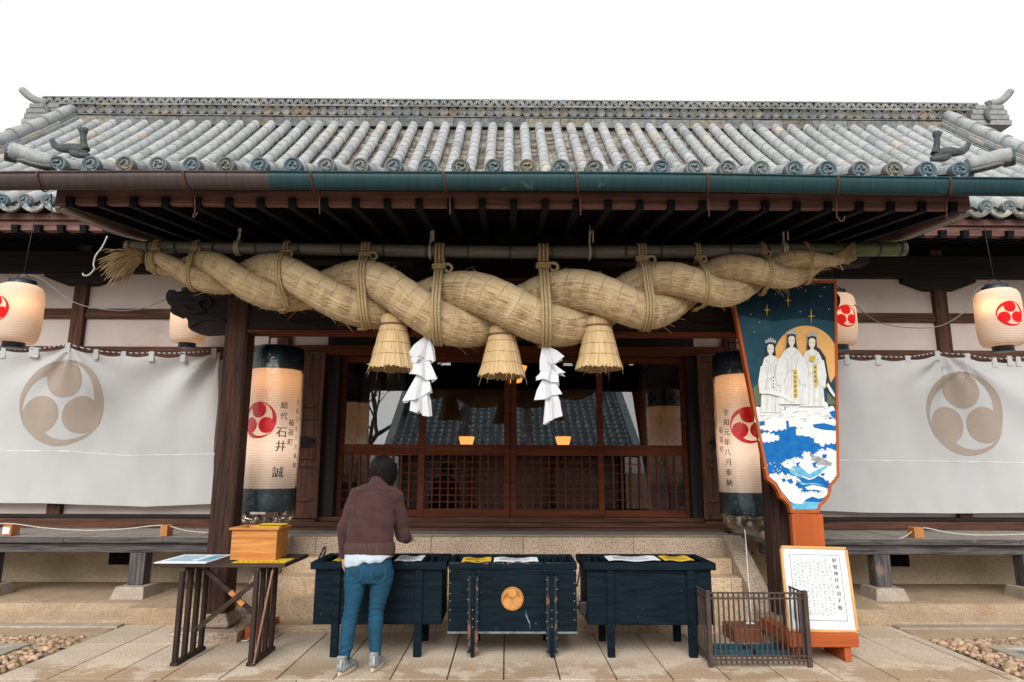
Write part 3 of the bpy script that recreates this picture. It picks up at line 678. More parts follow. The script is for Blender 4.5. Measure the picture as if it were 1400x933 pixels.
# main eave: two fascia boards, rafters, soffit
ze = lambda y, Y=7.66: P(40, y, Y).z
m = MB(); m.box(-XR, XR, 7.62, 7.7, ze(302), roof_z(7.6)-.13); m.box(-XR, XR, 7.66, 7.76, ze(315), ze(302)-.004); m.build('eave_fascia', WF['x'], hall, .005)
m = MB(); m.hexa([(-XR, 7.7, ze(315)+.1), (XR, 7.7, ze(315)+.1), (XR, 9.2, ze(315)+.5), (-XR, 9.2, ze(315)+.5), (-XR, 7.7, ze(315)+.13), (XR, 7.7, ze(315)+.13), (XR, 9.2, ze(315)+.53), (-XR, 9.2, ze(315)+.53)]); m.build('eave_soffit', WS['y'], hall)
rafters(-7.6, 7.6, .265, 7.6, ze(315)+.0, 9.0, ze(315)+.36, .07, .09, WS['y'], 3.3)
# walls: plaster between timber framing
DL, DR = P(441, 600, WY).x, P(955, 600, WY).x
for s in (-1, 1):
    a, b = (-XR, DL-.0) if s < 0 else (DR, XR)
    m = MB(); m.box(a, b, WY+.03, WY+.16, .15, 4.95); m.build('plaster_wall', plaster, hall)
    m = MB(); m.box(a, b, WY-.07, WY+.1, P(60, 374, WY).z if s < 0 else P(1340, 382, WY).z, P(60, 345, WY).z); m.build('wall_beam', WD['x'], hall, .01)
    m = MB(); m.box(a, b, WY-.0, WY+.02, P(60, 345, WY).z-.02, 5.0); m.build('eave_shade_panel', WS['x'], hall)  # added dark panel: shade above the wall beam, put in as colour
    q = (lambda x, y: P(x, y, WY))
    zz = (q(60, 435).z, q(60, 422).z) if s < 0 else (q(1340, 441).z, q(1340, 429).z)
    m = MB(); m.box(a, b, WY-.02, WY+.08, *zz); m.build('wall_rail', WB['x'], hall, .006)
    m = MB(); m.box(a, b, WY-.04, WY+.08, q(60, 490).z, q(60, 474).z); m.build('wall_rail', WB['x'], hall, .006)
    xs = [q(109, 430).x, q(109, 430).x-1.9, -2.98] if s < 0 else [q(1287, 440).x, q(1287, 440).x+1.9, 2.98]
    for X in xs: m = MB(); m.box(X-.085, X+.085, WY-.055, WY+.09, .15, 4.5); m.build('wall_post', WB['z'], hall, .008)
    X = xs[0]; zt = P(60, 374, WY).z-.003 if s < 0 else P(1340, 382, WY).z-.003; h = .17; Wd = .5
    m = MB(); m.prism([(X-Wd, zt), (X-Wd, zt-.06), (X-Wd+.08, zt-.09), (X-.2, zt-h), (X+.2, zt-h), (X+Wd-.08, zt-.09), (X+Wd, zt-.06), (X+Wd, zt)], WY-.07, WY+.09); m.build('boat_bracket', WD['x'], hall, .008)
    # below the curtain: sill boards
    m = MB(); y = 8.86; z0 = P(150, 722, 8.86).z if s < 0 else P(1300, 728, 8.86).z; z1 = P(150, 709, 8.86).z if s < 0 else P(1300, 713.5, 8.86).z; m.box(a, b, 8.86, WY+.02, z0-.05, z1-.004); m.build('wall_sill', WB['x'], hall, .006)
    m = MB(); m.box(a, b, 8.93, WY+.02, z1, z1+.045); m.build('wall_sill', WD['x'], hall, .004)
    # foundation wall under the veranda with a vent
    a2, b2 = (-XR, -2.9) if s < 0 else (2.9, XR)
    m = MB(); m.box(a2, b2, 8.72, 8.9, .1, .50); m.box(a2, b2, 8.79, 8.9, .51, .76); f = m.build('foundation_wall', foot_m, hall)
    vx0, vx1 = (P(148, 770, 8.7).x, P(177, 770, 8.7).x) if s < 0 else (P(1216, 775, 8.7).x, P(1244, 775, 8.7).x)
    m = MB(); m.box(vx0, vx1, 8.70, 8.715, .36, .60); 
    for i in range(9): xx = lerp(vx0, vx1, (i+.5)/9); m.box(xx-.007, xx+.007, 8.685, 8.698, .36, .60)
    m.build('vent', room_m, f)
# podium and sill of the door bay
m = MB(); cuts = [-2.78, -2.15, -.85, .19, 1.44, 2.7]
for a, b in zip(cuts, cuts[1:]): m.box(a+.002, b-.002, 8.0, 9.0, .10, .757, rnd.uniform(.92, 1.05))
m.build('stone_podium', granite, hall, .006)
m = MB(); m.box(-2.76, 2.68, 8.22, 8.9, .757, .765); m.build('podium_floor', WG['x'], hall)
m = MB(); m.box(-2.9, 2.9, 8.74, 9.0, .765, .80); m.box(-2.9, 2.9, 8.84, 9.0, .802, .855); m.box(-2.9, 2.9, 8.93, 9.3, .857, .915); m.build('door_sill', WB['x'], hall, .005)
# upper wall above doors, lintel
zl0, zl1 = P(700, 487, WY).z, P(700, 474, WY).z
m = MB(); m.box(DL, DR, WY+.02, WY+.14, zl1, 4.95); m.build('transom_panel', WD['x'], hall)
m = MB(); m.box(-2.9, 2.9, WY-.05, WY+.1, zl0, zl1); m.build('door_lintel', WR['x'], hall, .006)
for s in (-1, 1):
    x0, x1 = (P(441, 600, WY).x, P(461, 600, WY).x) if s < 0 else (P(941, 600, WY).x, P(957, 600, WY).x)
    m = MB(); m.box(x0, x1, WY-.06, WY+.16, .916, zl0-.003); m.build('door_jamb', WD['z'], hall, .008)
    x0, x1 = (P(398, 600, 8.88).x, P(440, 600, 8.88).x) if s < 0 else (P(957, 600, 8.88).x, P(1003, 600, 8.88).x)
    m = MB(); zb, zt = .90, zl0+.02; Y0 = 8.84
    m.box(x0, x1, Y0+.03, Y0+.05, zb, zt); m.box(x0, x0+.06, Y0, Y0+.05, zb, zt, .9); m.box(x1-.06, x1, Y0, Y0+.05, zb, zt)
    for t, h in ((0, .05), (.1, .04), (.30, .045), (.345, .03), (.42, .05), (.58, .045), (.655, .045), (.95, .07)): m.box(x0+.062, x1-.062, Y0+.005, Y0+.05, lerp(zb, zt, t), lerp(zb, zt, t)+h)
    m.box(x0+.02, x1-.02, Y0-.01, Y0+.05, zt-.04, zt)
    sh = m.build('shutter_door', WB['z'], hall, .006)
    m = MB(); cx = (x0+x1)/2 if s < 0 else x1-.2; zc2 = P(414, 604, 8.84).z
    q = [(cx+(.115 if i % 2 else .1)*math.cos(i*PI/8)*1.0, zc2+(.075 if i % 3 else .06)*math.sin(i*PI/8)) for i in range(16)]
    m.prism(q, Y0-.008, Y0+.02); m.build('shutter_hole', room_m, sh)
# four sliding doors: lattice below, glass above
zr0, zr1, zbtm = P(700, 621, WY).z, P(700, 608, WY).z, .916
def door(px0, px1, Y, inner):
    x0, x1 = P(px0, 650, Y).x, P(px1, 650, Y).x; sw = .075 if inner else .06
    d = MB(); d.box(x0, x0+sw, Y, Y+.045, zbtm, zl0-.005); d.box(x1-sw, x1, Y, Y+.045, zbtm, zl0-.005)
    d.box(x0+sw, x1-sw, Y+.003, Y+.042, zbtm, zbtm+(.1 if inner else .085)); d.box(x0+sw, x1-sw, Y+.003, Y+.042, zr0-.02, zr1); d.box(x0+sw, x1-sw, Y+.003, Y+.042, zl0-.08, zl0-.005)
    o = d.build('sliding_door', WR['x'], hall, .004)
    m = MB(); a, b = x0+sw, x1-sw; z0, z1 = zbtm+.1, zr0-.02; n = 9 if inner else 8; nh = 7 if inner else 5
    for i in range(1, n+1): X = lerp(a, b, i/(n+1)); w2 = .009 if inner else .0125; m.box(X-w2, X+w2, Y+.008, Y+.024, z0, z1)
    for i in range(1, nh+1): Z = lerp(z0, z1, i/(nh+1)); w2 = .008 if inner else .006; m.box(a, b, Y+.0255, Y+.036, Z-w2, Z+w2)
    m.build('lattice', WR['z'], o)
    m = MB(); m.face([m.v(p) for p in ((a, Y+.04, zr1), (b, Y+.04, zr1), (b, Y+.04, zl0-.08), (a, Y+.04, zl0-.08))]); m.build('pane', glass_m, o)
    m = MB(); m.face([m.v(p) for p in ((a, Y+.04, z0), (b, Y+.04, z0), (b, Y+.04, zr0-.02), (a, Y+.04, zr0-.02))]); m.build('pane', latglass_m, o)
door(461, 577, WY+.075, False); door(572, 697, WY+.02, True); door(698, 826, WY+.02, True); door(820, 942, WY+.075, False)
# the room behind the glass
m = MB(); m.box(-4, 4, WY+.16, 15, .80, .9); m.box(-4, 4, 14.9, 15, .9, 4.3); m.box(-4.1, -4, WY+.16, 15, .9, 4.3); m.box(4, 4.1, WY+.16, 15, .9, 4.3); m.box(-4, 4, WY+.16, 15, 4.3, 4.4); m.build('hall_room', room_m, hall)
screen_m = M('screen paper', (.095, .09, .088), (.06, .056, .055), .9, sc=3., bump=.02)
for s in (-1, 1):
    Y = 9.5; a, b = (P(462, 560, Y).x-.3, P(556, 560, Y).x) if s < 0 else (P(878, 560, Y).x, P(945, 560, Y).x+.3)
    m = MB(); m.box(a, b, Y, Y+.02, .92, 3.1); sc_ = m.build('screen', screen_m, hall)
    m = MB(); wdt = P(523, 560, Y).x-P(491, 560, Y).x
    for i in range(5):
        X = (P(491, 560, Y).x+(i-1)*wdt) if s < 0 else (P(877, 560, Y).x+i*wdt)
        if a-.05 < X < b+.05: m.box(X-.022, X+.022, Y-.03, Y-.003, .92, 3.1)
    m.box(a, b, Y-.035, Y-.004, 2.86, 2.9); m.build('screen_post', WD['z'], sc_)
    m = MB()
    for j in range(5):
        for i in range(4):
            X = a+wdt*(i+.4 if j % 2 else i+.75); Z = 1.6+j*.3
            if X < b-.08:
                for dx, dz in ((0, .045), (0, -.045), (-.045, 0), (.045, 0)): m.flat([(X+dx+.03*math.cos(k*PI/3), Z+dz+.03*math.sin(k*PI/3)) for k in range(6)], lambda p, q: (p, Y-.002, q))
    m.build('screen_crest', room_m, sc_)
def lamp_in(px_, py_, Y, wtop, wbot, h, label):
    c = P(px_, py_, Y); t = thing('hanging_lamp', label, 'lamp', c, 'lit lamps inside the hall')
    m = MB(); m.lathe([(wtop*.5, h/2), (wbot*.5, -h/2)], c, 6, True, 1, False); m.build('lamp_shade', lamp_glow, t)
    m = MB(); m.lathe([(wtop*.56, h/2+.03), (wtop*.54, h/2+.004)], c, 6, True, 1, False); m.tube([c+V((0, 0, h/2+.03)), V((c.x, c.y, 4.28))], .006, 5); m.build('lamp_cord', iron, t)
lamp_in(638, 603, 11.2, .26, .19, .13, 'small glowing orange lamp behind the glass above the worshipper')
lamp_in(770, 603, 11.2, .26, .19, .13, 'small glowing orange lamp behind the glass of the second door from the middle post')
lamp_in(703, 512, 9.9, .38, .2, .24, 'glowing hexagonal orange lantern high inside the hall, just under the middle tassel')
m = MB(); a, b = P(885, 498, 9.44), P(931, 530, 9.44); m.box(a.x, b.x, 9.43, 9.47, b.z, a.z); wp = tag(m.build('picture_plaque', WB['x']), 'dark framed plaque hanging high inside the hall above the crested screen', 'plaque')
m = MB(); m.box(a.x+.03, b.x-.03, 9.42, 9.428, b.z+.03, a.z-.03); m.build('picture', M('dark painting', (.05, .03, .03), (.015, .01, .012), .6, sc=9.), wp)
m = MB(); z = .92
for x0, x1, y0, z1 in ((-1.5, 1.6, 12.4, 1.5), (-.9, .9, 13, 1.9), (-.5, .5, 13.5, 2.4)): m.box(x0, x1, y0, y0+.6, .9, z1)
tag(m.build('altar', WB['x'], None, .02), 'dim stepped wooden altar at the back of the room', 'altar')

# ================================================================== STEPS, VERANDAS
st = thing('stone_steps', 'tan granite steps with sloping side slabs leading up to the doors', 'steps', (0, 7.4, 0))
for i, (y0, z0, z1) in enumerate(((6.83, -.02, .062), (7.1, .02, .25), (7.4, .2, .412), (7.7, .36, .57))):
    m = MB(); x = -2.42
    while x < 2.44:
        x2 = min(x+rnd.uniform(1.0, 1.7), 2.45); m.box(x+.002, x2-.002, y0, 8.0, z0, z1, rnd.uniform(.93, 1.06)); x = x2
    m.build('step', step_m, st, .006)
for s in (-1, 1):
    a, b = (-2.62, -2.425) if s < 0 else (2.455, 2.66); m = MB()
    m.hexa([(a, 6.98, -.02), (b, 6.98, -.02), (b, 8.0, -.02), (a, 8.0, -.02), (a, 6.98, .17), (b, 6.98, .17), (b, 8.0, .79), (a, 8.0, .79)])
    m.build('side_slab', granite, st, .01)
def veranda(s, label):
    a, b = (-9.0, -2.80) if s < 0 else (2.80, 9.0); DZ = .775; r = random.Random(21)
    v = thing('veranda', label, 'veranda', ((a+b)/2, 8.2, 0))
    m = MB(); x = a
    while x < b-.02:
        x2 = min(x+r.uniform(.22, .34), b); m.box(x+.004, x2-.004, 7.70+r.uniform(-.006, .006), 8.86, DZ-.052, DZ+r.uniform(-.002, .002), r.uniform(.8, 1.1)); x = x2
    m.build('deck', WG['y'], v, .003)
    m = MB(); x = a
    while x < b-.02:
        x2 = min(x+r.uniform(.9, 1.5), b); m.box(x+.001, x2-.001, 7.682+r.uniform(-.003, .003), 7.70-.008, DZ-.058, DZ+.001, r.uniform(.7, 1.1)); x = x2
    m.build('deck_edge', WK['x'], v, .004)
    m = MB(); m.box(a, b, 7.735, 7.86, DZ-.165, DZ-.055); m.build('beam', WK['x'], v, .008)
    m = MB(); m.box(a, b, 7.87, 8.0, DZ-.18, DZ-.14); m.build('underboard', foot_m, v)
    X0 = P(187, 780, 7.76).x if s < 0 else P(1207, 780, 7.76).x
    for k in range(-1, 4):
        X = X0+s*1.63*k
        if not a < X < b or abs(X) < 3.4: continue
        m = MB(); m.box(X-.085, X+.085, 7.74, 7.91, .27, DZ-.166); m.build('leg', WK['z'], v, .01)
        m = MB(); m.hexa([(X-.2, 7.56, .06), (X+.2, 7.56, .06), (X+.2, 8.02, .06), (X-.2, 8.02, .06), (X-.15, 7.64, .272), (X+.15, 7.64, .272), (X+.15, 7.98, .272), (X-.15, 7.98, .272)], r.uniform(.75, .95)); m.build('foot_stone', kerb_m, v, .012)
    return v
veranda(-1, 'weathered grey plank veranda along the wall beside the trestle table')
veranda(1, 'weathered grey plank veranda along the wall behind the framed notice board')
# ================================================================== THE STRAW ROPE AND WHAT HANGS WITH IT
RYD = 6.0
laid_m = M('laid straw', (.66, .53, .34), (.54, .42, .255), .85, sc=5., bump=0, tint=True)
pole_c = [P(x, y, RYD+.02) for x, y in ((173, 337), (430, 341), (700, 345), (960, 344), (1237, 340.5))]
def bamboo_mat():
    m, n, p = new_mat('bamboo')
    tc = nd(n, 'ShaderNodeTexCoord'); sp = nd(n, 'ShaderNodeSeparateXYZ'); n.links.new(tc.outputs['Object'], sp.inputs[0])
    f = noise(n, (.6, 8, 8), 4., 5); c = mixc(n, ramp(n, f, .3, .7), (.07, .068, .06), (.20, .185, .16))
    g = mixc(n, ramp(n, f, .35, .7), (.045, .07, .022), (.15, .18, .07)); c = mixc(n, ramp(n, sp.outputs[0], 2.2, 3.1, 0, 1), c, g)
    n.links.new(c, p.inputs['Base Color']); p.inputs['Roughness'].default_value = .55
    return m
bamboo_m = bamboo_mat()
t = thing('bamboo_pole', 'long grey bamboo pole, green at one end, carrying the straw rope', 'pole', pole_c[2])
m = MB(); pts = spline(pole_c, 60); rads = [lerp(.052, .066, i/60) for i in range(61)]; m.tube(pts, rads, 14, True); m.build('culm', bamboo_m, t)
node_m = M('bamboo node', (.11, .1, .085), (.05, .048, .04), .7, sc=20.)
nodes = [177, 202, 240, 292, 350, 409, 467, 525, 583, 640, 697, 755, 812, 855, 903, 997, 1050, 1100, 1150, 1201, 1231]
for x in nodes:
    i = min(range(61), key=lambda k: abs(pts[k].x-P(x, 341, RYD).x)); c = V((P(x, 341, RYD).x, pts[i].y, pts[i].z)); r = rads[i]; m = MB()
    for dx, e in ((-.008, .002), (0, .006), (.009, .004)): m.tube([c+V((dx-.003, 0, 0)), c+V((dx+.003, 0, 0))], [r+e, r+e], 14, True, frame=(0, 0, 1))
    m.build('node_ring', node_m, t)
def pole_at(X):
    i = interp([p.x for p in pts], list(range(61)), X); k = int(i); f = i-k
    return pts[k].lerp(pts[min(k+1, 60)], f), lerp(rads[k], rads[min(k+1, 60)], f)

cx_ = [196, 205, 265, 365, 440, 500, 600, 690, 770, 880, 950, 1045, 1110, 1150]
cy_ = [357, 358, 369, 384, 395, 402, 420, 424, 421, 407, 392, 375, 362, 352]
ch_ = [8, 13, 25, 37, 42, 45, 49, 52, 51, 45, 38, 30, 20, 10]
crest_x = [110, 200, 277, 365, 490, 622, 765, 892, 992, 1080, 1165]
NR = 360; PXM = 6.13/FPX
strands = []
for sgn in (1, -1):
    pp, rad = [], []
    for i in range(NR+1):
        px_ = lerp(203, 1149, i/NR); th = PI*(interp(crest_x, list(range(-2, 9)), px_)); 
        th = PI*smooth(crest_x, list(range(-2, 9)), px_)
        h = smooth(cx_, ch_, px_)*PXM*1.03; r = h*.535; off = h*.475
        c = P(px_, smooth(cx_, cy_, px_), RYD)
        # at even crests strand A is on top, then comes to the front and sinks
        c = c+V((0, -sgn*math.sin(th)*off, sgn*math.cos(th)*off)); pp.append(c); rad.append(r)
    strands.append((pp, rad))
rope = thing('straw_rope', 'huge twisted rice straw rope hung across the porch under the bamboo pole', 'shimenawa', P(690, 424, RYD))
rn = random.Random(4)
for pp, rad in strands:
    m = MB(); m.tube(pp, [r*(1+.012*math.sin(i*.9)+.01*rn.uniform(-1, 1)) for i, r in enumerate(rad)], 40, True)
    m.build('strand', straw, rope)
# loose straw ends sticking out along the rope
def hair(m, a, d, L, w_=.0022, droop=.3):
    d = V(d).normalized(); b = a+d*L*.55+V((0, 0, -droop*L*.1)); c = a+d*L+V((0, 0, -droop*L*.45))
    m.tube([a, b, c], [w_, w_*.8, w_*.35], 3, False)
m = MB()
for _ in range(1000):
    pp, rad = strands[rn.randint(0, 1)]; i = rn.randint(4, NR-4); t = (pp[i+1]-pp[i-1]).normalized(); a = rn.uniform(0, 2*PI)
    if rn.random() < .6: a = rn.uniform(PI*1.0, PI*2.0)
    x = V((0, -1, 0)); y = V((0, 0, 1)); n_ = (x*math.cos(a)+y*math.sin(a)); n_ = (n_-t*n_.dot(t)).normalized()
    s_ = pp[i]+n_*rad[i]*.98; sg = 1 if rn.random() < .8 else -1
    hair(m, s_, t*sg*rn.uniform(.5, 1.4)+n_*rn.uniform(.08, .5), rn.uniform(.03, .12))
m.build('loose_straw', stray_m, rope)
m = MB()                               # straws lying along the strands
for _ in range(3600):
    pp, rad = strands[rn.randint(0, 1)]; i0 = rn.randint(2, NR-30); ln = rn.randint(8, 26); a = rn.uniform(PI*.95, PI*2.05); da = rn.uniform(-.012, .012); q = []
    for j in range(0, ln+1, 4):
        i = i0+j; t = (pp[i+1]-pp[i-1]).normalized(); x = t.cross(V((0, 0, 1))).normalized(); y = x.cross(t); aa = a+da*j; lift = 1.0+(.02 if j in (0, ln) else .008)
        q.append(pp[i]+(x*math.cos(aa)+y*math.sin(aa))*rad[i]*lift)
    tt = rn.uniform(.55, 1.25); m.tube(q, [.0028]*len(q), 3, False, (tt, tt*rn.uniform(.94, 1), tt*rn.uniform(.8, 1)))
m.build('laid_straw', laid_m, rope)
# frayed ends
m = MB(); a = P(191, 353, RYD)
for _ in range(380):
    d = V((-1, rn.uniform(-.5, .35), rn.gauss(-.28, .55))); L = rn.uniform(.10, .29); s_ = a+V((rn.uniform(-.08, .04), rn.uniform(-.04, .04), rn.uniform(-.04, .05)))
    d.normalize(); L *= 1 if d.z < .3 else .6
    b = s_+d*L*.4; c = s_+d*L*.75+V((0, 0, -.09*L)); e = s_+d*L*1.0+V((0, 0, -.26*L)); m.tube([s_, b, c, e], [.0045, .0042, .004, .0025], 3, False)
m.build('frayed_end', straw_t, rope)
m = MB(); a = P(1138, 356, RYD); d0 = (P(1168, 344, RYD)-a).normalized()
for _ in range(260):
    u = V((0, rn.uniform(-.3, .3), rn.uniform(-.32, .32))); s_ = a+V((0, u.y*.12, u.z*.12)); L = rn.uniform(.185, .205)
    m.tube([s_, s_+(d0+u*.35)*L*.5, s_+(d0+u*.8)*L], [.006, .005, .004], 3, True)
m.build('cut_end', straw_t, rope)
m = MB(); c = P(1139, 355, RYD)
for k in range(3): m.tube([c+V((k*.016-.01, math.cos(q*PI/8)*.062, math.sin(q*PI/8)*.062)) for q in range(16)], .008, 6, closed=True)
m.tube([c+V((0, -.06, -.02)), c+V((.03, -.075, -.09)), c+V((.05, -.07, -.12))], .006, 5)
c = P(205, 358, RYD)
for k in range(5): m.tube([c+V((k*.017, math.cos(q*PI/8)*.075, math.sin(q*PI/8)*.085)) for q in range(16)], .008, 6, closed=True)
m.build('binding', twine, rope)
# tie ropes: round the straw rope, knotted, up and over the pole
def hull(pts2):
    pts2 = sorted(set(pts2))
    def half(ps):
        h = []
        for p in ps:
            while len(h) > 1 and (h[-1][0]-h[-2][0])*(p[1]-h[-2][1])-(h[-1][1]-h[-2][1])*(p[0]-h[-2][0]) <= 0: h.pop()
            h.append(p)
        return h
    lo, up = half(pts2), half(pts2[::-1]); return lo[:-1]+up[:-1]
def resample(poly, n):
    L = [0]
    for a, b in zip(poly, poly[1:]+poly[:1]): L.append(L[-1]+math.dist(a, b))
    out = []
    for i in range(n):
        s_ = L[-1]*i/n; k = max(j for j in range(len(poly)) if L[j] <= s_); f = (s_-L[k])/max(1e-9, L[k+1]-L[k]); a, b = poly[k], poly[(k+1) % len(poly)]
        out.append((lerp(a[0], b[0], f), lerp(a[1], b[1], f)))
    return out
def rope_section(X, e):
    s_ = []
    for pp, rad in strands:
        i = min(range(NR+1), key=lambda k: abs(pp[k].x-X))
        for k in range(max(0, i-8), min(NR, i+9)):
            dx = pp[k].x-X; r2 = rad[k]**2-(dx*.55)**2
            if r2 > 0:
                r = math.sqrt(r2)+e
                s_ += [(pp[k].y+r*math.cos(q*PI/12), pp[k].z+r*math.sin(q*PI/12)) for q in range(24)]
    return s_
ties = [(208, 2, .009, 2), (263, 2, .010, 0), (388, 2, .012, 14), (498, 3, .013, 10), (600, 3, .014, 2), (743, 3, .015, 3), (879, 3, .013, 3), (956, 2, .011, 6), (1046, 2, .010, -4), (1106, 2, .008, 2)]
names = ['first of the rope ties, at the frayed end of the straw rope', 'straw cord tie above the carved beam nose, next to the frayed end', 'looped straw cord tie above the paper lantern under the porch', 'thick knotted cord tie just outside the first straw tassel', 'triple cord tie with a big knot above the first white paper streamer', 'triple cord tie with a wide knot above the second white paper streamer', 'triple cord tie just beyond the third straw tassel', 'double cord tie between the third tassel and the painted paddle', 'thin double cord tie above the painted paddle', 'thinnest cord tie, closest to the cut end of the straw rope']
for (px_, n_, cr, slant), nm in zip(ties, names):
    X = P(px_, 400, RYD).x; sec = rope_section(X, cr*.9); pc, pr = pole_at(X); ztop = max(q[1] for q in sec); kn = (min(pc.y, RYD)-.02, min(ztop+.035, pc.z-pr-.005) if ztop+.03 < pc.z-pr else ztop+.01)
    t = thing('tie_rope', nm, 'tie rope', (X, RYD, ztop), 'straw cord ties on the rope')
    zc0 = sum(q[1] for q in sec)/len(sec)
    m = MB(); lp = resample(hull(sec+[kn]), 56); pl_ = resample(hull([(pc.y+(pr+cr)*math.cos(q*PI/12), pc.z+(pr+cr)*math.sin(q*PI/12)) for q in range(24)]+[(kn[0], kn[1])]), 36)
    for k in range(n_):
        dx = (k-(n_-1)/2)*cr*2.05
        m.tube([V((X+dx+(ztop-z)*slant*.0065*(1 if y < pc.y else -.6), y, z)) for y, z in lp], cr, 7, closed=True)
        m.tube([V((X+dx*1.1, y, z)) for y, z in pl_], cr, 7, closed=True)
    m.build('cord_loops', twine, t)
    m = MB(); kc = V((X, kn[0]-cr, kn[1])); w_ = cr*n_*1.35
    for dz in (-1, 1): m.tube([kc+V((math.cos(q*PI/7)*w_, math.sin(q*PI/7)*cr*2.2, dz*cr*.9)) for q in range(14)], cr, 7, closed=True)
    m.tube(spline([kc+V((0, -cr*2, 0)), kc+V((w_*1.6, -cr*2.5, cr)), kc+V((w_*2.1, -cr*2, -cr*1.5)), kc+V((w_*1.7, -cr*2, -cr*4)), kc+V((w_*1.0, -cr*2, -cr*3))], 12), cr*1.05, 7)
    m.build('knot', twine, t)
for px_, lab in ((324, 'cream cord holding up the bamboo pole near its grey end'), (588, 'thin cream cord holding the pole beside the first white streamer tie'), (806, 'frayed cream cord holding the pole above the third tassel'), (1072, 'doubled cream cord holding the pole above the painted paddle')):
    X = P(px_, 340, RYD).x; pc, pr = pole_at(X); t = thing('pole_hanger', lab, 'cord', (X, pc.y, pc.z), 'cords that hang the bamboo pole')
    m = MB(); lp = [(pc.y+(pr+.008)*math.cos(q*PI/10), pc.z+(pr+.008)*math.sin(q*PI/10)) for q in range(20)]
    for dx in ((-.012, .012) if px_ in (324, 1072) else (0,)): m.tube([V((X+dx, y, z)) for y, z in lp], .011, 6, closed=True)
    m.build('loop', cord_m, t)
    m = MB(); top = V((X+rn.uniform(-.02, .02), pc.y+.02, 3.75)); m.tube(spline([V((X, pc.y-.02, pc.z+pr)), V((X+.01, pc.y, pc.z+pr+.12)), top], 8), .011, 6); m.tube(spline([V((X, pc.y-.03, pc.z+pr+.1)), V((X+.03, pc.y-.05, pc.z+pr+.13)), V((X+.03, pc.y-.05, pc.z+pr+.02))], 6), .007, 5); m.build('cord', cord_m, t)
# straw tassels
for px_, yt, yb, lab in ((536, 441, 505, 'bell shaped straw tassel hanging above the worshipper, nearest the frayed rope end'), (686, 455, 515, 'middle bell shaped straw tassel, hanging between the two paper streamers'), (819, 443, 505, 'bell shaped straw tassel under the rope, nearest the painted paddle')):
    c = P(px_, yb, RYD-.02); ct = P(px_, yt, RYD-.02); H = ct.z-c.z; t = thing('straw_tassel', lab, 'tassel', c, 'straw tassels under the rope')
    m = MB(); prof = [(.208, 0), (.202, .03), (.182, H*.22), (.158, H*.5), (.135, H*.75), (.124, H*.88), (.115, H*.98), (.12, H*1.06), (.1, H*1.15)]
    N = 120; jit = [rn.uniform(.965, 1.03) for _ in range(N)]
    rings = []
    for r, z in prof: rings.append([m.v(c+V((math.cos(2*PI*k/N)*r*lerp(1, jit[k], max(.15, 1-z/H)), math.sin(2*PI*k/N)*r*lerp(1, jit[k], max(.15, 1-z/H)), z+(rn.uniform(-.012, .012) if z == 0 else 0)))) for k in range(N)])
    for i in range(len(prof)-1):
        for k in range(N): k2 = (k+1) % N; m.face([rings[i][k], rings[i][k2], rings[i+1][k2], rings[i+1][k]], 1, [(prof[i][1], k/N), (prof[i][1], (k+1)/N), (prof[i+1][1], (k+1)/N), (prof[i+1][1], k/N)], smooth=True)
    o = m.build('straw_bell', straw_t, t)
    m = MB(); m.lathe([(.202, .012), (.186, .0), (.16, .01), (.10, -.004), (.001, .004)], c, 60, False, 1, True, .006); m.build('straw_ends', straw_e, t)
    m = MB()
    for f in (.28, .52, .78): r = interp([p[1] for p in prof], [p[0] for p in prof], H*f)+.0015; m.tube([c+V((math.cos(q*PI/30)*r, math.sin(q*PI/30)*r, H*f+rn.uniform(-.003, .003))) for q in range(60)], .0015, 5, closed=True)
    m.tube([c+V((math.cos(q*PI/20)*.124, math.sin(q*PI/20)*.124, H*.93)) for q in range(40)], .009, 6, closed=True)
    m.build('stitching', M('stitch cord', (.2, .12, .07), None, .9, sc=9., bump=0), t)
    m = MB()
    for _ in range(140): a = rn.uniform(0, 2*PI); z = rn.uniform(0, H*.9); r = interp([p[1] for p in prof], [p[0] for p in prof], z); hair(m, c+V((math.cos(a)*r*.98, math.sin(a)*r*.98, z)), (math.cos(a)*.35, math.sin(a)*.35, -1), rn.uniform(.03, .09), .002)
    m.build('loose_straw', stray_m, t)
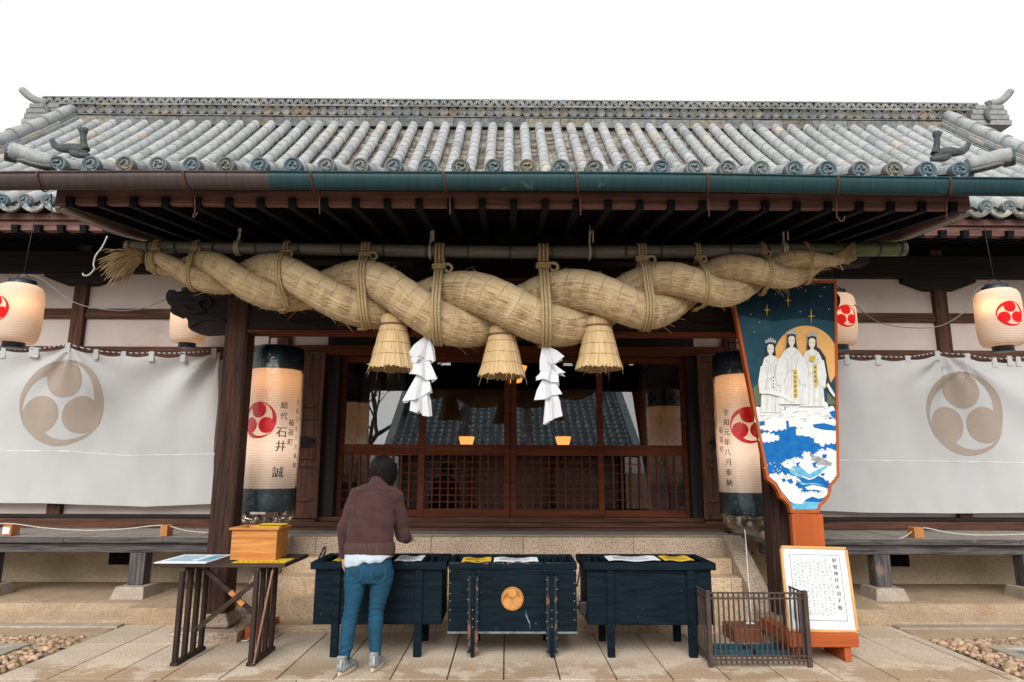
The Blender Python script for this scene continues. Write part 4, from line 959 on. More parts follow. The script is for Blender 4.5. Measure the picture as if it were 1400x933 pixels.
# zigzag paper streamers
for px_, pts_, lab in ((577, ((585, 458, 4), (584, 482, 12), (576, 492, 20), (578, 512, 17), (575, 520, 22), (572, 545, 21), (572, 552, 23), (572, 566, 15)), 'folded white paper streamer hanging beside the first tassel above the worshipper'), (752, ((744, 472, 6), (744, 495, 12), (756, 502, 17), (748, 518, 15), (752, 526, 16), (752, 542, 19), (752, 552, 21), (752, 574, 13)), 'folded white paper streamer hanging between the second and third tassels')):
    t = thing('paper_streamer', lab, 'paper streamer', P(px_, 520, RYD-.05), 'white paper streamers')
    r = random.Random(px_)
    YS = RYD-.06
    tiers = [(0, 2), (1, 4), (3, 6), (5, 7)]
    for j in range(5):                 # overlapping pleated skirts of paper, each flaring downwards
        m = MB(); f0, f1 = ((0, 0), (1.1, 2.2), (2.1, 3.6), (3.4, 5.0), (4.6, 7))[j]; f0 = max(0, f0-.3)
        if j == 0: f1 = 1.9
        def prof(f): k = min(int(f), 6); g = f-k; a, b = pts_[k], pts_[min(k+1, 7)]; return [lerp(a[q], b[q], g) for q in range(3)]
        a, b = prof(f0), prof(f1); n_ = 12; A, B, Mi = [], [], []
        off = (r.uniform(-3, 3), r.uniform(-.02, .02)); tl = r.uniform(-.05, .05)
        for k in range(n_):
            an = 2*PI*k/n_; z_ = 1 if k % 2 else .5; rt_ = a[2]*PXM*(.45 if j else .5)*(1 if k % 2 else .55); rb = b[2]*PXM*1.12*z_*r.uniform(.85, 1.12)
            ca = P(a[0]+off[0]*.3, a[1], YS); cb = P(b[0]+off[0], b[1], YS)
            A.append(m.v(ca+V((math.cos(an)*rt_, math.sin(an)*rt_*.6+off[1]*.3, 0))))
            Mi.append(m.v(ca.lerp(cb, .5)+V((math.cos(an)*lerp(rt_, rb, .62)*r.uniform(.86, 1.1), math.sin(an)*lerp(rt_, rb, .6)*.6, tl*math.cos(an)))))
            B.append(m.v(cb+V((math.cos(an)*rb, math.sin(an)*rb*.6+off[1], r.uniform(-.02, .03)*(1 if k % 2 else -.6)+tl*1.5*math.cos(an)))))
        for k in range(n_):
            k2 = (k+1) % n_; m.face([A[k], A[k2], Mi[k2], Mi[k]]); m.face([Mi[k], Mi[k2], B[k2], B[k]])
        m.build('paper_fold', paper_m, t)

# ================================================================== CURTAINS
def curtain(s):
    CYd = 8.85
    p = lambda x, y: P(x, y, CYd)
    if s < 0:
        x0, x1 = -7.3, p(303, 480).x; xb1 = p(291, 690).x
        tx = [-7.1, -6.65, -6.2]+[p(q, 480).x for q in (9, 52, 94, 134, 173, 213, 253, 295)]
        tz = [p(0, 478).z]*3+[p(0, q).z for q in (480, 479, 472, 481, 484, 484.5, 484, 479)]
        zb = [(x0, p(0, 688).z), (p(60, 688).x, p(60, 688).z), (p(200, 693).x, p(200, 693).z), (xb1, p(291, 689).z)]
        seam = [(x0, p(0, 617).z), (p(90, 617).x, p(90, 617).z), (p(170, 623).x, p(170, 623).z), (xb1, p(290, 621).z)]
        ec, er = p(87, 551), 57; folds = [(p(97, 474), .7), (p(303, 476), 1.5)]
        lab = 'white curtain with a tan three comma crest beside the trestle table'
    else:
        x0, x1 = p(1128, 485).x-.35, 7.4; xb1 = x1
        tx = [p(q, 490).x for q in (1118, 1157, 1199, 1240, 1282, 1323, 1362, 1393)]+[6.65, 7.1]
        tz = [p(1250, q).z for q in (488, 489, 489.5, 490, 483, 486, 491, 490)]+[p(1250, 489).z]*2
        zb = [(x0, p(1128, 698).z), (p(1180, 701).x, p(1180, 701).z), (p(1330, 702).x, p(1330, 702).z), (x1, p(1390, 700).z)]
        seam = [(x0, p(1140, 629).z), (p(1300, 631).x, p(1300, 631).z), (x1, p(1390, 634).z)]
        ec, er = p(1317.5, 565.5), 56; folds = [(p(1290, 483), .65), (p(1318, 500), .4)]
        lab = 'white curtain with a tan three comma crest behind the painted paddle'
    ph = 1.3 if s < 0 else 4.1
    def yoff(x, z):
        y = .012*math.sin(x*3.1+ph)+.009*math.sin(x*7.3+z*1.2+ph)+.006*math.sin(x*12.1-z*2.2+ph)*math.sin(x*1.3)+.004*math.sin(x*17+z*3+ph)
        for c, amp in folds:
            dx, dz = x-c.x, c.z-z; r = math.hypot(dx, dz); an = math.atan2(dx, max(.02, dz)); y += amp*.056*math.exp(-r/1.25)*min(1, r/.25)*math.sin(an*9+.8*math.sin(r*2.2)+ph)
            y += amp*.026*math.exp(-((r-.9)/.5)**2)*math.sin(an*5-r*3.4)
        return CYd-y-.02*math.sin((x-x0)*.9)
    def top(x):
        z = interp(tx, tz, x); i = max([k for k in range(len(tx)) if tx[k] <= x] or [0])
        if i < len(tx)-1: f = (x-tx[i])/max(1e-6, tx[i+1]-tx[i]); z -= .028*math.sin(PI*max(0, min(1, f)))
        return z-.02
    bot = lambda x: interp([q[0] for q in zb], [q[1] for q in zb], x)
    nx, nz = 260, 110; m = MB(); g = []
    for i in range(nx+1):
        col = []
        for j in range(nz+1):
            v_ = j/nz; x = lerp(x0, lerp(x1, xb1, v_), i/nx); z = lerp(top(x), bot(x), v_); col.append(m.v((x, yoff(x, z), z)))
        g.append(col)
    for i in range(nx):
        for j in range(nz): m.face([g[i][j], g[i][j+1], g[i+1][j+1], g[i+1][j]], smooth=True)
    t = m.build('shrine_curtain', cloth); tag(t, lab, 'curtain', 'crested curtains along the hall wall')
    m = MB(); sc = er*8.88/FPX
    for com in TOMOE: lay(m, com, .09, lambda a, b: (lambda x, z: V((x, yoff(x, z)-.004, z)))(ec.x+a*sc*.985, ec.z+b*sc*1.03))
    m.build('crest', crest_m, t, recalc=False)
    m = MB(); N = 160
    for i in range(N):
        xa, xb = lerp(x0, xb1, i/N), lerp(x0, xb1, (i+1)/N); za, zb2 = interp([q[0] for q in seam], [q[1] for q in seam], xa), interp([q[0] for q in seam], [q[1] for q in seam], xb)
        m.face([m.v((xa, yoff(xa, za)-.003, za-.008)), m.v((xb, yoff(xb, zb2)-.003, zb2-.008)), m.v((xb, yoff(xb, zb2)-.003, zb2+.008)), m.v((xa, yoff(xa, za)-.003, za+.008))])
    m.build('seam', hem_m, t)
    for X, Z in zip(tx, tz):
        m = MB(); y = yoff(X, Z-.03); m.hexa([(X-.035, y-.012, Z-.10), (X+.035, y-.012, Z-.10), (X+.03, y+.004, Z-.10), (X-.03, y+.004, Z-.10), (X-.03, y-.012, Z+.03), (X+.03, y-.012, Z+.03), (X+.03, y+.012, Z+.03), (X-.03, y+.012, Z+.03)]); m.build('loop_tab', cloth, t)
    m = MB(); cp = [V((X, yoff(X, Z), Z+.012)) for X, Z in zip(tx, tz)]; cp2 = []
    for a, b in zip(cp, cp[1:]): cp2 += [a, a.lerp(b, .5)+V((0, 0, -.004))]
    m.tube(cp2+[cp[-1]], .008, 7)
    tag(m.build('twisted_cord', stripe_m), 'black and white twisted cord that carries the curtain '+('beside the donation table' if s < 0 else 'behind the painted paddle'), 'cord')
def stripe():
    m, n, p = new_mat('twisted cord'); tc = nd(n, 'ShaderNodeTexCoord'); wv = nd(n, 'ShaderNodeTexWave', bands_direction='DIAGONAL'); wv.inputs['Scale'].default_value = 9.; n.links.new(tc.outputs['Object'], wv.inputs[0])
    n.links.new(mixc(n, ramp(n, wv.outputs['Fac'], .4, .6), (.02, .03, .045), (.5, .5, .48)), p.inputs['Base Color']); p.inputs['Roughness'].default_value = .9
    return m
stripe_m = stripe()
curtain(-1); curtain(1)

# ================================================================== LANTERNS
def bulb_and_fill_light(name, c, e, r, parent, col=(1, .5, .2)):
    l = bpy.data.lights.new(name, 'POINT'); l.energy = e; l.color = col; l.shadow_soft_size = r
    o = bpy.data.objects.new(name, l); C.objects.link(o); o.location = c; attach(o, parent)
def hanging_lantern(px_, ytop, ybot, wpx, Y, lab, emblem, ecx=0., e=9., rot=0., bulb=(.0, .1)):
    ct, cb = P(px_, ytop, Y), P(px_, ybot, Y); c = V((ct.x+0*(ct.x), Y, (ct.z+cb.z)/2)); H = (ct.z-cb.z); rw = wpx*.5*((Y*.98+(c.z-1.5)*.186)/FPX)
    t = thing('paper_lantern', lab, 'lantern', c, 'lit paper lanterns hanging under the eaves')
    h = H*.5; prof = [(rw*.60, -h*.86), (rw*.78, -h*.83), (rw*.9, -h*.74), (rw*.965, -h*.55), (rw, -h*.25), (rw*1.0, h*.1), (rw, h*.45), (rw*.965, h*.66), (rw*.86, h*.79), (rw*.7, h*.85), (rw*.58, h*.86)]
    m = MB(); m.lathe(prof, c, 40, False); m.build('paper_body', lampaper, t)
    m = MB(); m.lathe([(rw*.56, h*.82), (rw*.57, h*1.0), (rw*.5, h*1.0), (rw*.5, h*.9)], c, 32, False); m.build('top_ring', navy, t)
    m = MB(); m.lathe([(rw*.46, -h*.84), (rw*.47, -h*1.0), (rw*.38, -h*1.01), (rw*.02, -h*1.0)], c, 32, False); m.build('bottom_ring', navy, t)
    m = MB(); m.tube(spline([c+V((-rw*.5, 0, h*.98)), c+V((-rw*.2, 0, h*1.16)), c+V((0, 0, h*1.2)), c+V((rw*.2, 0, h*1.16)), c+V((rw*.5, 0, h*.98))], 12), .006, 5); m.tube([c+V((0, 0, h*1.19)), c+V((0, .05, h*1.2+.7))], .004, 5); m.build('wire_handle', iron, t)
    if emblem:
        def wrap(a, b):
            sc = rw*.62; an = R(ecx)+a*sc/rw*.98; z = b*sc+h*.02; r = interp([q[1] for q in prof], [q[0] for q in prof], z)+.003
            return c+V((math.sin(an)*r, -math.cos(an)*r, z))
        m = MB()
        for com in TOMOE: lay(m, com, .16, wrap)
        m.build('red_crest', lampred, t, recalc=False)
    m = MB(); bc = c+V((rw*bulb[0], -rw*.35, h*bulb[1])); m.lathe([(.004, -.04), (.03, -.02), (.035, 0), (.028, .025), (.01, .045)], bc, 12, True); m.build('bulb', emit('bulb glow', (1, .62, .25), 4.), t)
    bulb_and_fill_light('bulb_and_fill_light', bc, e*.17, .05, t)
hanging_lantern(31, 384, 476, 58, 7.45, 'lit paper lantern with a turned red crest, above the curtain beside the trestle table', True, -19, 9., bulb=(.35, .25))
hanging_lantern(263, 396, 476, 48, 8.35, 'lit paper lantern without visible crest, half hidden behind the carved beam nose', False, 0, 7.)
hanging_lantern(1360, 391, 481, 56, 7.5, 'lit paper lantern showing a full red crest, hanging clear of the painted paddle', True, -8, 9., bulb=(-.6, .3))
hanging_lantern(1141, 398, 479, 50, 8.35, 'lit paper lantern mostly hidden behind the painted paddle', True, 2, 7.)
def big_lantern(s, lab, text):
    Y = 7.3; t0, b0 = (P(378, 476, Y), P(368, 703, Y)) if s < 0 else (P(1008, 484, Y), P(1024, 708, Y))
    X = (t0.x+b0.x)/2; c = V((X, Y, b0.z)); H = t0.z-b0.z; rw = .258
    t = thing('long_lantern', lab, 'lantern', c, 'tall plastic wrapped paper lanterns on the porch')
    m = MB(); m.lathe([(rw, H*.15), (rw*1.005, H*.3), (rw*1.01, H*.5), (rw*1.005, H*.7), (rw, H*.855)], c, 48, False); m.build('paper_body', lampaper, t)
    m = MB(); m.lathe([(rw*.98, H*.856), (rw*1.02, H*.86), (rw*1.02, H*.995), (rw*.9, H), (rw*.88, H*.93)], c, 48, False); m.build('top_band', lamband, t)
    m = MB(); m.lathe([(rw*.85, H*.02), (rw*1.0, H*.02), (rw*1.02, H*.03), (rw*1.02, H*.148), (rw*.98, H*.15)], c, 48, False); m.build('bottom_band', lamband, t)
    def wrap(an0, sc=1.):
        def f(a, b): an = R(an0)+a/rw; return c+V((math.sin(an)*rw*1.022, -math.cos(an)*rw*1.022, b))
        return f
    ea = -16 if s < 0 else -5; zc0 = H*(.545 if s < 0 else .545); er = .19
    m = MB(); w_ = wrap(ea)
    for com in TOMOE: lay(m, [(a*er, b*er+zc0) for a, b in com], .05, w_)
    m.build('red_crest', lampred, t, recalc=False)
    m = MB(); w_ = wrap(0)
    if s < 0:
        column(m, '総代', rw*R(41), H*.635, .078, .11, w_); column(m, '稲荷町', rw*R(62), H*.535, .078, .102, w_); column(m, '石井', rw*R(38), H*.475, .118, .14, w_); column(m, '誠', rw*R(36), H*.245, .118, .16, w_)
        m.build('writing', ink, t, recalc=False); m = MB(); column(m, '令和元年八月奉納', rw*R(82), H*.66, .07, .093, w_); m.build('writing', greyink, t, recalc=False)
    else:
        column(m, '令和元年八月奉納', rw*R(-57), H*.625, .078, .103, w_); m.build('writing', ink, t, recalc=False); m = MB(); column(m, '稲荷町', rw*R(-76), H*.52, .07, .1, w_); m.build('writing', greyink, t, recalc=False)
    m = MB(); r = random.Random(5+s); N = 56; rings = []
    zs_ = [H*1.01, H*.98, H*.8, H*.6, H*.4, H*.2, H*.03, -.02, -.06, -.075] if s < 0 else [H*1.01, H*.98, H*.8, H*.6, H*.4, H*.2, H*.03, -.03, -.09, -.14]
    rs_ = [.97, 1.06, 1.07, 1.08, 1.08, 1.07, 1.08, 1.04, .9, .6] if s < 0 else [.97, 1.06, 1.07, 1.08, 1.08, 1.07, 1.07, .95, .72, .5]
    for z, q in zip(zs_, rs_):
        rings.append([m.v(c+V((math.cos(2*PI*k/N)*rw*q*(1+.018*math.sin(k*2.1+z*3)+.01*math.sin(k*5+z*9)), math.sin(2*PI*k/N)*rw*q*(1+.015*math.sin(k*1.7+z*4)), z+(.02*math.sin(k*1.3) if z < 0 else 0)))) for k in range(N)])
    for i in range(len(rings)-1):
        for k in range(N): m.face([rings[i][k], rings[i][(k+1) % N], rings[i+1][(k+1) % N], rings[i+1][k]], smooth=True)
    m.build('plastic_cover', bag_m, t)
    if s > 0:                          # the gathered, dusty end of the cover
        m = MB(); rings = []
        for z, q in ((.02, 1.0), (-.03, .93), (-.07, .78), (-.10, .62), (-.12, .35)): rings.append([m.v(c+V((math.cos(2*PI*k/40)*rw*q*(1+r.uniform(-.06, .06)), math.sin(2*PI*k/40)*rw*q*(1+r.uniform(-.06, .06)), z+r.uniform(-.015, .015)))) for k in range(40)])
        for i in range(4):
            for k in range(40): m.face([rings[i][k], rings[i][(k+1) % 40], rings[i+1][(k+1) % 40], rings[i+1][k]], smooth=True)
        m.tube(spline([c+V((.12, -.1, -.12)), c+V((.15, -.12, -.22)), c+V((.14, -.12, -.34))], 8), [.06, .055, .05, .04, .03, .025, .02, .018, .02], 8); m.build('cover_end', dusty_m, t)
    m = MB()
    for q in (-.1, .1): m.tube([c+V((q, 0, H)), c+V((q, 0, H+.13)), c+V((q*.9, 0, H+.15))], .011, 6)
    m.tube([c+V((-.11, 0, H+.12)), c+V((.11, 0, H+.12))], .01, 6); m.tube(spline([c+V((0, 0, H+.12)), c+V((.02, 0, H+.2)), c+V((-.01, 0, H+.26))], 5), .009, 6); m.tube([c+V((0, 0, H+.2)), V((c.x, c.y, 4.0))], .008, 6); m.build('hook', iron, t)
    m = MB(); bc = c+V((0, 0, H*.80)); m.lathe([(.004, -.05), (.035, -.02), (.04, 0), (.028, .03), (.01, .05)], bc, 12, True); m.build('bulb', emit('bulb glow', (1, .55, .2), 4.), t)
    bulb_and_fill_light('bulb_and_fill_light', bc+V((0, -.03, 0)), 2.3, .06, t); bulb_and_fill_light('bulb_and_fill_light', c+V((0, -.02, H*.4)), 2.4, .1, t, (1, .80, .68))  # the lower light has no bulb: a fill added to brighten the lower paper
dusty_m = M('dusty plastic', (.35, .31, .26), (.22, .19, .16), .5, sc=14., bump=.5)
big_lantern(-1, 'tall plastic wrapped lantern with a name in black writing, beside the donation table post', '')
big_lantern(1, 'tall plastic wrapped lantern with a column of dark date writing, partly behind the painted paddle', '')
# wires strung between lanterns and posts, a stray string
def string(pts, r, mt, name, lab, cat): m = MB(); m.tube(spline(pts, 28), r, 5); return tag(m.build(name, mt), lab, cat)
string([P(-30, 410, 7.5), P(-2, 388, 7.5), P(46, 377, 7.5), P(100, 413, 7.2), P(150, 424, 7.0), P(190, 423, 6.8), P(228, 409, 6.62)], .005, wire_m, 'hanging_wire', 'thin grey wire sagging from the end lantern to the carved beam nose', 'wire')
string([P(1168, 417, 6.62), P(1200, 440, 6.8), P(1240, 448, 7.0), P(1285, 446, 7.2), P(1320, 425, 7.4), P(1345, 392, 7.5), P(1420, 430, 7.5)], .005, wire_m, 'hanging_wire', 'thin grey wire sagging from the full crest lantern to the far beam nose', 'wire')
string([P(147, 323, 6.3), P(140, 338, 6.3), P(131, 350, 6.28), P(128, 362, 6.28), P(129, 368, 6.28), P(122, 376, 6.28), P(115, 377, 6.27), P(113, 374, 6.27)], .008, cord_m, 'loose_string', 'short loose white string dangling by the frayed end of the straw rope', 'string')
# ================================================================== OFFERING BOXES
def offering_box(lab, fx0, fx1, leg_px, ybot, rimx, Yf, plain, papers):
    zt, zr_b, zb = P(700, 769.3, Yf-.03).z, P(700, 779.5, Yf-.03).z, P(700, ybot, Yf).z
    x0, x1 = P(fx0, 820, Yf).x, P(fx1, 820, Yf).x; Yb = Yf+.56
    t = thing('offering_box', lab, 'offering box', ((x0+x1)/2, Yf+.28, 0))
    m = MB(); m.box(x0, x1, Yf, Yf+.03, zb, zt-.01); m.box(x0, x1, Yb-.03, Yb, zb, zt-.01); m.box(x0, x0+.03, Yf+.031, Yb-.031, zb, zt-.01); m.box(x1-.03, x1, Yf+.031, Yb-.031, zb, zt-.01); m.box(x0+.031, x1-.031, Yf+.031, Yb-.031, zb, zb+.03); m.box(x0+.031, x1-.031, Yf+.031, Yb-.031, zt-.16, zt-.15, .5)
    chest = m.build('chest', box_m, t, .006)
    e = .035 if plain else .006
    m = MB(); m.box(x0-e, x1+e, Yf-e, Yf+.045, zr_b, zt); m.box(x0-e, x1+e, Yb-.045, Yb+e, zr_b, zt); m.box(x0-e, x0+.045, Yf+.046, Yb-.046, zr_b, zt); m.box(x1-.045, x1+e, Yf+.046, Yb-.046, zr_b, zt)
    m.build('rim', box_m, t, .006)
    m = MB(); n = 15
    for i in range(1, n): X = lerp(x0+.045, x1-.045, i/n); m.bar((X, Yf+.046, zt-.03), (X, Yb-.046, zt-.03), .028, .04)
    m.build('slats', box_m, t, .004)
    for k, (a, b) in enumerate(leg_px):
        xa, xb = P(a, 880, Yf-.012).x, P(b, 880, Yf-.012).x
        if plain:
            m = MB(); m.box(xa, xb, Yf-.022, Yf-.001, .0, zr_b-.002); m.box(xa, xb, Yf-.001, Yf+.03, 0, zb-.002); m.build('leg', box_m, t, .005)
        else:
            m = MB(); c = (xa+xb)/2; w_ = (xb-xa); zl = zr_b-.05
            m.box(c-w_*.16, c+w_*.16, Yf-.045, Yf-.001, .0, zr_b-.012)
            lg = m.build('leg', box_m, t, .005)
            for q in (-1, 1):
                m = MB(); xa2, xb2 = (c-w_*.5, c-w_*.17) if q < 0 else (c+w_*.17, c+w_*.5); m.box(xa2, xb2, Yf-.036, Yf-.001, .03, zl); m.build('side_strip', worn_m if True else box_m, lg, .006)
        m = MB(); m.box(xa, xb, Yb-.04, Yb+.01, 0, zb-.002); m.build('leg', box_m, t, .005)
    if not plain:
        m = MB(); xw = x0
        while xw < x1-.02:
            x2 = min(xw+random.uniform(.03, .14), x1); m.box(xw, x2, Yf-.0085, Yf-.0062, zt-.008-random.random()*.01, zt-.001); xw = x2+random.uniform(.0, .05)
        m.build('worn_edge', worn_m, chest)
        cp = P(700.5, 818.7, Yf); r = .094
        m = MB(); q = Matrix.Rotation(R(90), 3, 'X'); m.lathe([(r, -.002), (r, .012), (r*.93, .016), (r*.92, .009), (.001, .009)], (cp.x, Yf, cp.z), 40, False, 1, True, axis=q); cr = m.build('crest_disc', gold_m, t)
        m = MB()
        for com in TOMOE:
            m2 = [(a*r*.9, b*r*.9) for a, b in com]; f = [m.v((cp.x+a, Yf-.0165, cp.z+b)) for a, b in m2]; k = [m.v((cp.x+a, Yf-.008, cp.z+b)) for a, b in m2]
            for tri in tessellate_polygon([[V((a, b, 0)) for a, b in m2]]): m.face([f[i] for i in tri])
            for i in range(len(m2)): m.face([f[i], f[(i+1) % len(m2)], k[(i+1) % len(m2)], k[i]])
        m.build('crest_relief', gold2_m, cr)
        m = MB()
        def stud(X, Z, Yq): m.lathe([(.007, 0), (.006, .004), (.001, .007)], (X, Yq, Z), 8, False, 1, True, axis=q)
        for px_ in (615.5, 785.5):
            for py_ in (781, 797.5, 812, 822, 834, 848): a = P(px_, py_, Yf); stud(a.x, a.z, Yf-.001)
        for a, b in leg_px:
            c = P((a+b)/2, 850, Yf-.045)
            for py_ in (834.5, 846.5, 858): stud(c.x, P(700, py_, Yf-.045).z, Yf-.046)
            for sx in (a+.6, b-.6):
                for py_ in (793, 806, 820, 838, 850, 873, 888): p_ = P(sx, py_, Yf-.036); stud(p_.x, p_.z, Yf-.037)
        m.build('studs', M('dull studs', (.35, .27, .22), (.2, .15, .13), .5, sc=30., metal=.5), chest)
        m = MB(); m.box(x0-.002, x1+.002, Yf-.008, Yf-.001, zb-.004, zb+.012); m.build('bottom_strip', M('pale trim', (.20, .23, .23), (.08, .1, .11), .6, sc=20.), chest)
        m = MB(); ch = [P(719, 835, Yf-.003), P(719, 840, Yf-.003), P(721, 846, Yf-.003), P(724, 852, Yf-.003), P(725, 860, Yf-.003)]; 
        for a, b in zip(ch, ch[1:]): m.bar(a, b, .003, .011)
        m.build('paint_chip', M('pale scrape', (.16, .25, .25), None, .8, sc=20., bump=0), chest)
    for (pa, pb, ya, yb, mt, lb) in papers:
        ca, cb = G(pa, yb, zt+.004), G(pb, ya, zt+.004); m = MB(); n = 8; q = []
        w0 = G(pa, yb, zt+.004); w1 = G(pb, yb, zt+.004); yy0 = w0.y; yy1 = min(G(pa, ya, zt+.004).y, Yb-.05); 
        for i in range(n+1):
            x = lerp(w0.x, w1.x, i/n); zz = zt+.004+.006*math.sin(i*1.1); q.append((m.v((x, yy0, zz)), m.v((x, yy1, zz+.003)), m.v((x, yy0, zz-.0025)), m.v((x, yy1, zz+.0005))))
        for i in range(n):
            A, B = q[i], q[i+1]; m.face([A[0], B[0], B[1], A[1]]); m.face([A[2], A[3], B[3], B[2]]); m.face([A[0], A[2], B[2], B[0]]); m.face([A[1], B[1], B[3], A[3]])
        o = m.build('notice_sheet', mt); tag(o, lb, 'paper sheet', 'paper notices on the offering boxes')
        m = MB()
        for k in range(3):
            yk = lerp(yy0, yy1, (k+.8)/4); m.box(lerp(w0.x, w1.x, .12), lerp(w0.x, w1.x, .55 if k % 2 else .8), yk, yk+.014, zt+.0125, zt+.0132)
        m.build('printing', greyink if mt is not yellow_m else ink, o)
gold_m = M('worn gilding', (.50, .245, .065), (.36, .15, .035), .5, sc=14., bump=.1)
gold2_m = M('worn gilding raised', (.56, .27, .075), (.42, .17, .04), .5, sc=14., bump=.1)
offering_box('plain dark teal offering box with a slatted top, right in front of the worshipper', 429, 604, ((451.5, 462), (565, 576)), 854.5, None, 5.97, True,
    ((455, 474, 761, 767, yellow_m, 'yellow sheet on the box beside the left sleeve of the worshipper'), (539, 576, 760.5, 767, white_m, 'white sheet on the box under the worshippers bent hand')))
offering_box('studded dark teal offering box with a round gold crest on its front', 613, 788.5, ((639, 653.5), (747, 762)), 865.7, None, 5.99, False,
    ((631, 671, 763, 768, yellow_m, 'yellow and white sheet lying on the gold crest box'), (675, 736, 763, 768, white_m, 'long white sheet lying on the gold crest box')))
offering_box('plain dark teal offering box with scratched front, next to the iron railing', 803, 974, ((831, 841), (942.5, 953.5)), 854.5, None, 5.97, True,
    ((832, 903, 761, 766.5, white_m, 'long white sheet lying on the scratched box beside the railing'), (909, 949, 761, 766.5, yellow_m, 'yellow sheet lying on the scratched box beside the railing')))
t = thing('box_latch', 'black iron lock and chain between the crest box and the scratched box', 'lock', P(796, 831, 6.02))
m = MB(); c = P(797, 831, 6.02); m.box(c.x-.03, c.x+.035, 6.0, 6.05, c.z-.05, c.z+.05); m.build('lock_body', iron, t, .01)
m = MB(); m.tube([P(789, 830.5, 6.03), c], .014, 8); m.tube(spline([P(793, 772, 6.0), P(792, 785, 5.97), P(789, 802, 6.0)], 8), .007, 5); m.tube(spline([c, P(800, 843, 6.0), P(803, 851, 6.0)], 6), .007, 5); m.build('chain', iron, t)
m = MB(); m.tube(spline([P(436, 764, 6.3), P(440, 755, 6.35), P(443, 749, 6.38), P(445, 749, 6.38), P(444, 756, 6.36), P(440, 766, 6.3)], 16), .009, 6); tag(m.build('iron_loop', iron), 'black iron loop standing at the corner of the box behind the worshipper', 'loop')

# ================================================================== TRESTLE TABLE AND DONATION BOX
TZ = .765
t = thing('trestle_table', 'dark wooden trestle table with slatted ends and crossed braces', 'table', (-2.28, 5.93, 0))
x0, x1 = G(209.5, 770.7, TZ).x, G(390, 771, TZ).x; y0 = G(300, 770.8, TZ).y; y1 = y0+.66
m = MB(); n = 4
for i in range(n): a, b = lerp(y0, y1, i/n), lerp(y0, y1, (i+1)/n); m.box(x0, x1+.12*0, a+.001, b-.001, TZ-.03, TZ, .9+.05*i)
m.build('tabletop', WT['x'], t, .004)
for X in (-2.575, -1.985):
    m = MB(); m.box(X-.03, X+.03, 5.68, 6.2, 0, .028); fr = m.build('foot_rail', WT['y'], t, .005)
    m = MB(); m.box(X-.03, X+.03, 5.68, 6.2, TZ-.065, TZ-.032); m.build('head_rail', WT['y'], t, .005)
    for k in range(4):
        Y = 5.70+k*.152; m = MB(); m.box(X-.017, X+.017, Y-.022, Y+.028, .029, TZ-.066); m.build('leg', WT['z'], t, .005)
m = MB(); a, b = P(279, 777, 5.80), P(346, 838, 5.80); m.bar(a, b, .025, .035); m.build('brace', WT['x'], t)
m = MB(); a, b = P(348, 797, 5.76), P(264, 864, 5.76); m.bar(a, b, .025, .035); m.build('brace', WT['x'], t)
m = MB(); m.lathe([(.018, -.02), (.018, .012), (.008, .016)], P(266, 863, 5.73), 12, True, axis=Matrix.Rotation(R(90), 3, 'X')); m.build('brace_bolt', iron, t)
for a, b in ((P(315, 809, 5.783), P(322, 816, 5.783)), (P(326, 820, 5.783), P(333, 827, 5.783))):
    m = MB(); m.bar(a, b, .027, .037); m.build('bare_wood_patch', WO['x'], t)
m = MB(); m.bar(P(373, 780, 5.64), P(347, 908, 5.64), .012, .022); tag(m.build('wooden_strip', strip_m), 'thin bare wooden strip leaning against the trestle table end', 'wood strip')
m = MB(); m.box(G(340, 874, 0).x-.02, G(362, 874, 0).x, 6.5, 6.95, 0, .115); tag(m.build('wooden_block', WV['y'], None, .006), 'bright orange wooden block on the paving beside the porch post', 'wood block')
string([G(328, 872, .01), G(334, 868, .01), G(341, 870, .02), G(338, 876, .012), G(330, 876, .01)], .006, white_m, 'white_cable', 'coiled white cable end lying by the orange block', 'cable')
# poster sheet
ps = thing('laminated_poster', 'laminated white and blue poster lying flat on the trestle table', 'poster', (x0+.2, y0+.2, TZ))
px1 = G(312, 765, TZ).x
m = MB(); m.box(x0+.004, px1-.07, y0-.006, y0+.52, TZ+.001, TZ+.008); m.build('sheet', white_m, ps)
m = MB(); m.box(x0+.30, px1-.09, y0+.08, y0+.46, TZ+.009, TZ+.010); m.build('photo_panel', blue_m, ps)
m = MB()
for k in range(6): m.box(x0+.05, x0+.26-.03*(k % 2), y0+.1+.06*k, y0+.125+.06*k, TZ+.009, TZ+.010)
m.build('printing', blue_m, ps)
for nmx, a, b, c_, d in (('yellow notice sheet lying on the table under the donation box', G(320, 769, TZ).x, G(392, 769, TZ).x, y0+.03, y0+.30),):
    m = MB(); m.box(a, b, c_, d, TZ+.001, TZ+.004); o = tag(m.build('yellow_sheet', yellow_m), nmx, 'paper sheet'); m = MB()
    for k in range(9): m.box(a+.03+k*.04, a+.055+k*.04, c_+.015, c_+.05, TZ+.0045, TZ+.005)
    m.build('printing', ink, o)
db = thing('donation_box', 'small orange pine donation box with a yellow notice, standing on the trestle table', 'donation box', (-2.1, 6.05, TZ))
q0, q1 = G(314, 766, TZ+.005), G(377, 766, TZ+.005); bx0, bx1, by0 = q0.x, q1.x, q0.y; by1 = by0+.30; bz1 = P(345, 725, by0).z
m = MB(); z0 = TZ+.0055
m.box(bx0, bx1, by0, by0+.015, z0, bz1); m.box(bx0, bx1, by1-.015, by1, z0, bz1); m.box(bx0, bx0+.015, by0+.0155, by1-.0155, z0, bz1); m.box(bx1-.015, bx1, by0+.0155, by1-.0155, z0, bz1); m.box(bx0+.016, bx1-.016, by0+.016, by1-.016, z0, z0+.01)
m.build('box_body', WO['x'], db, .003)
m = MB(); e = .018; zt = bz1+.001
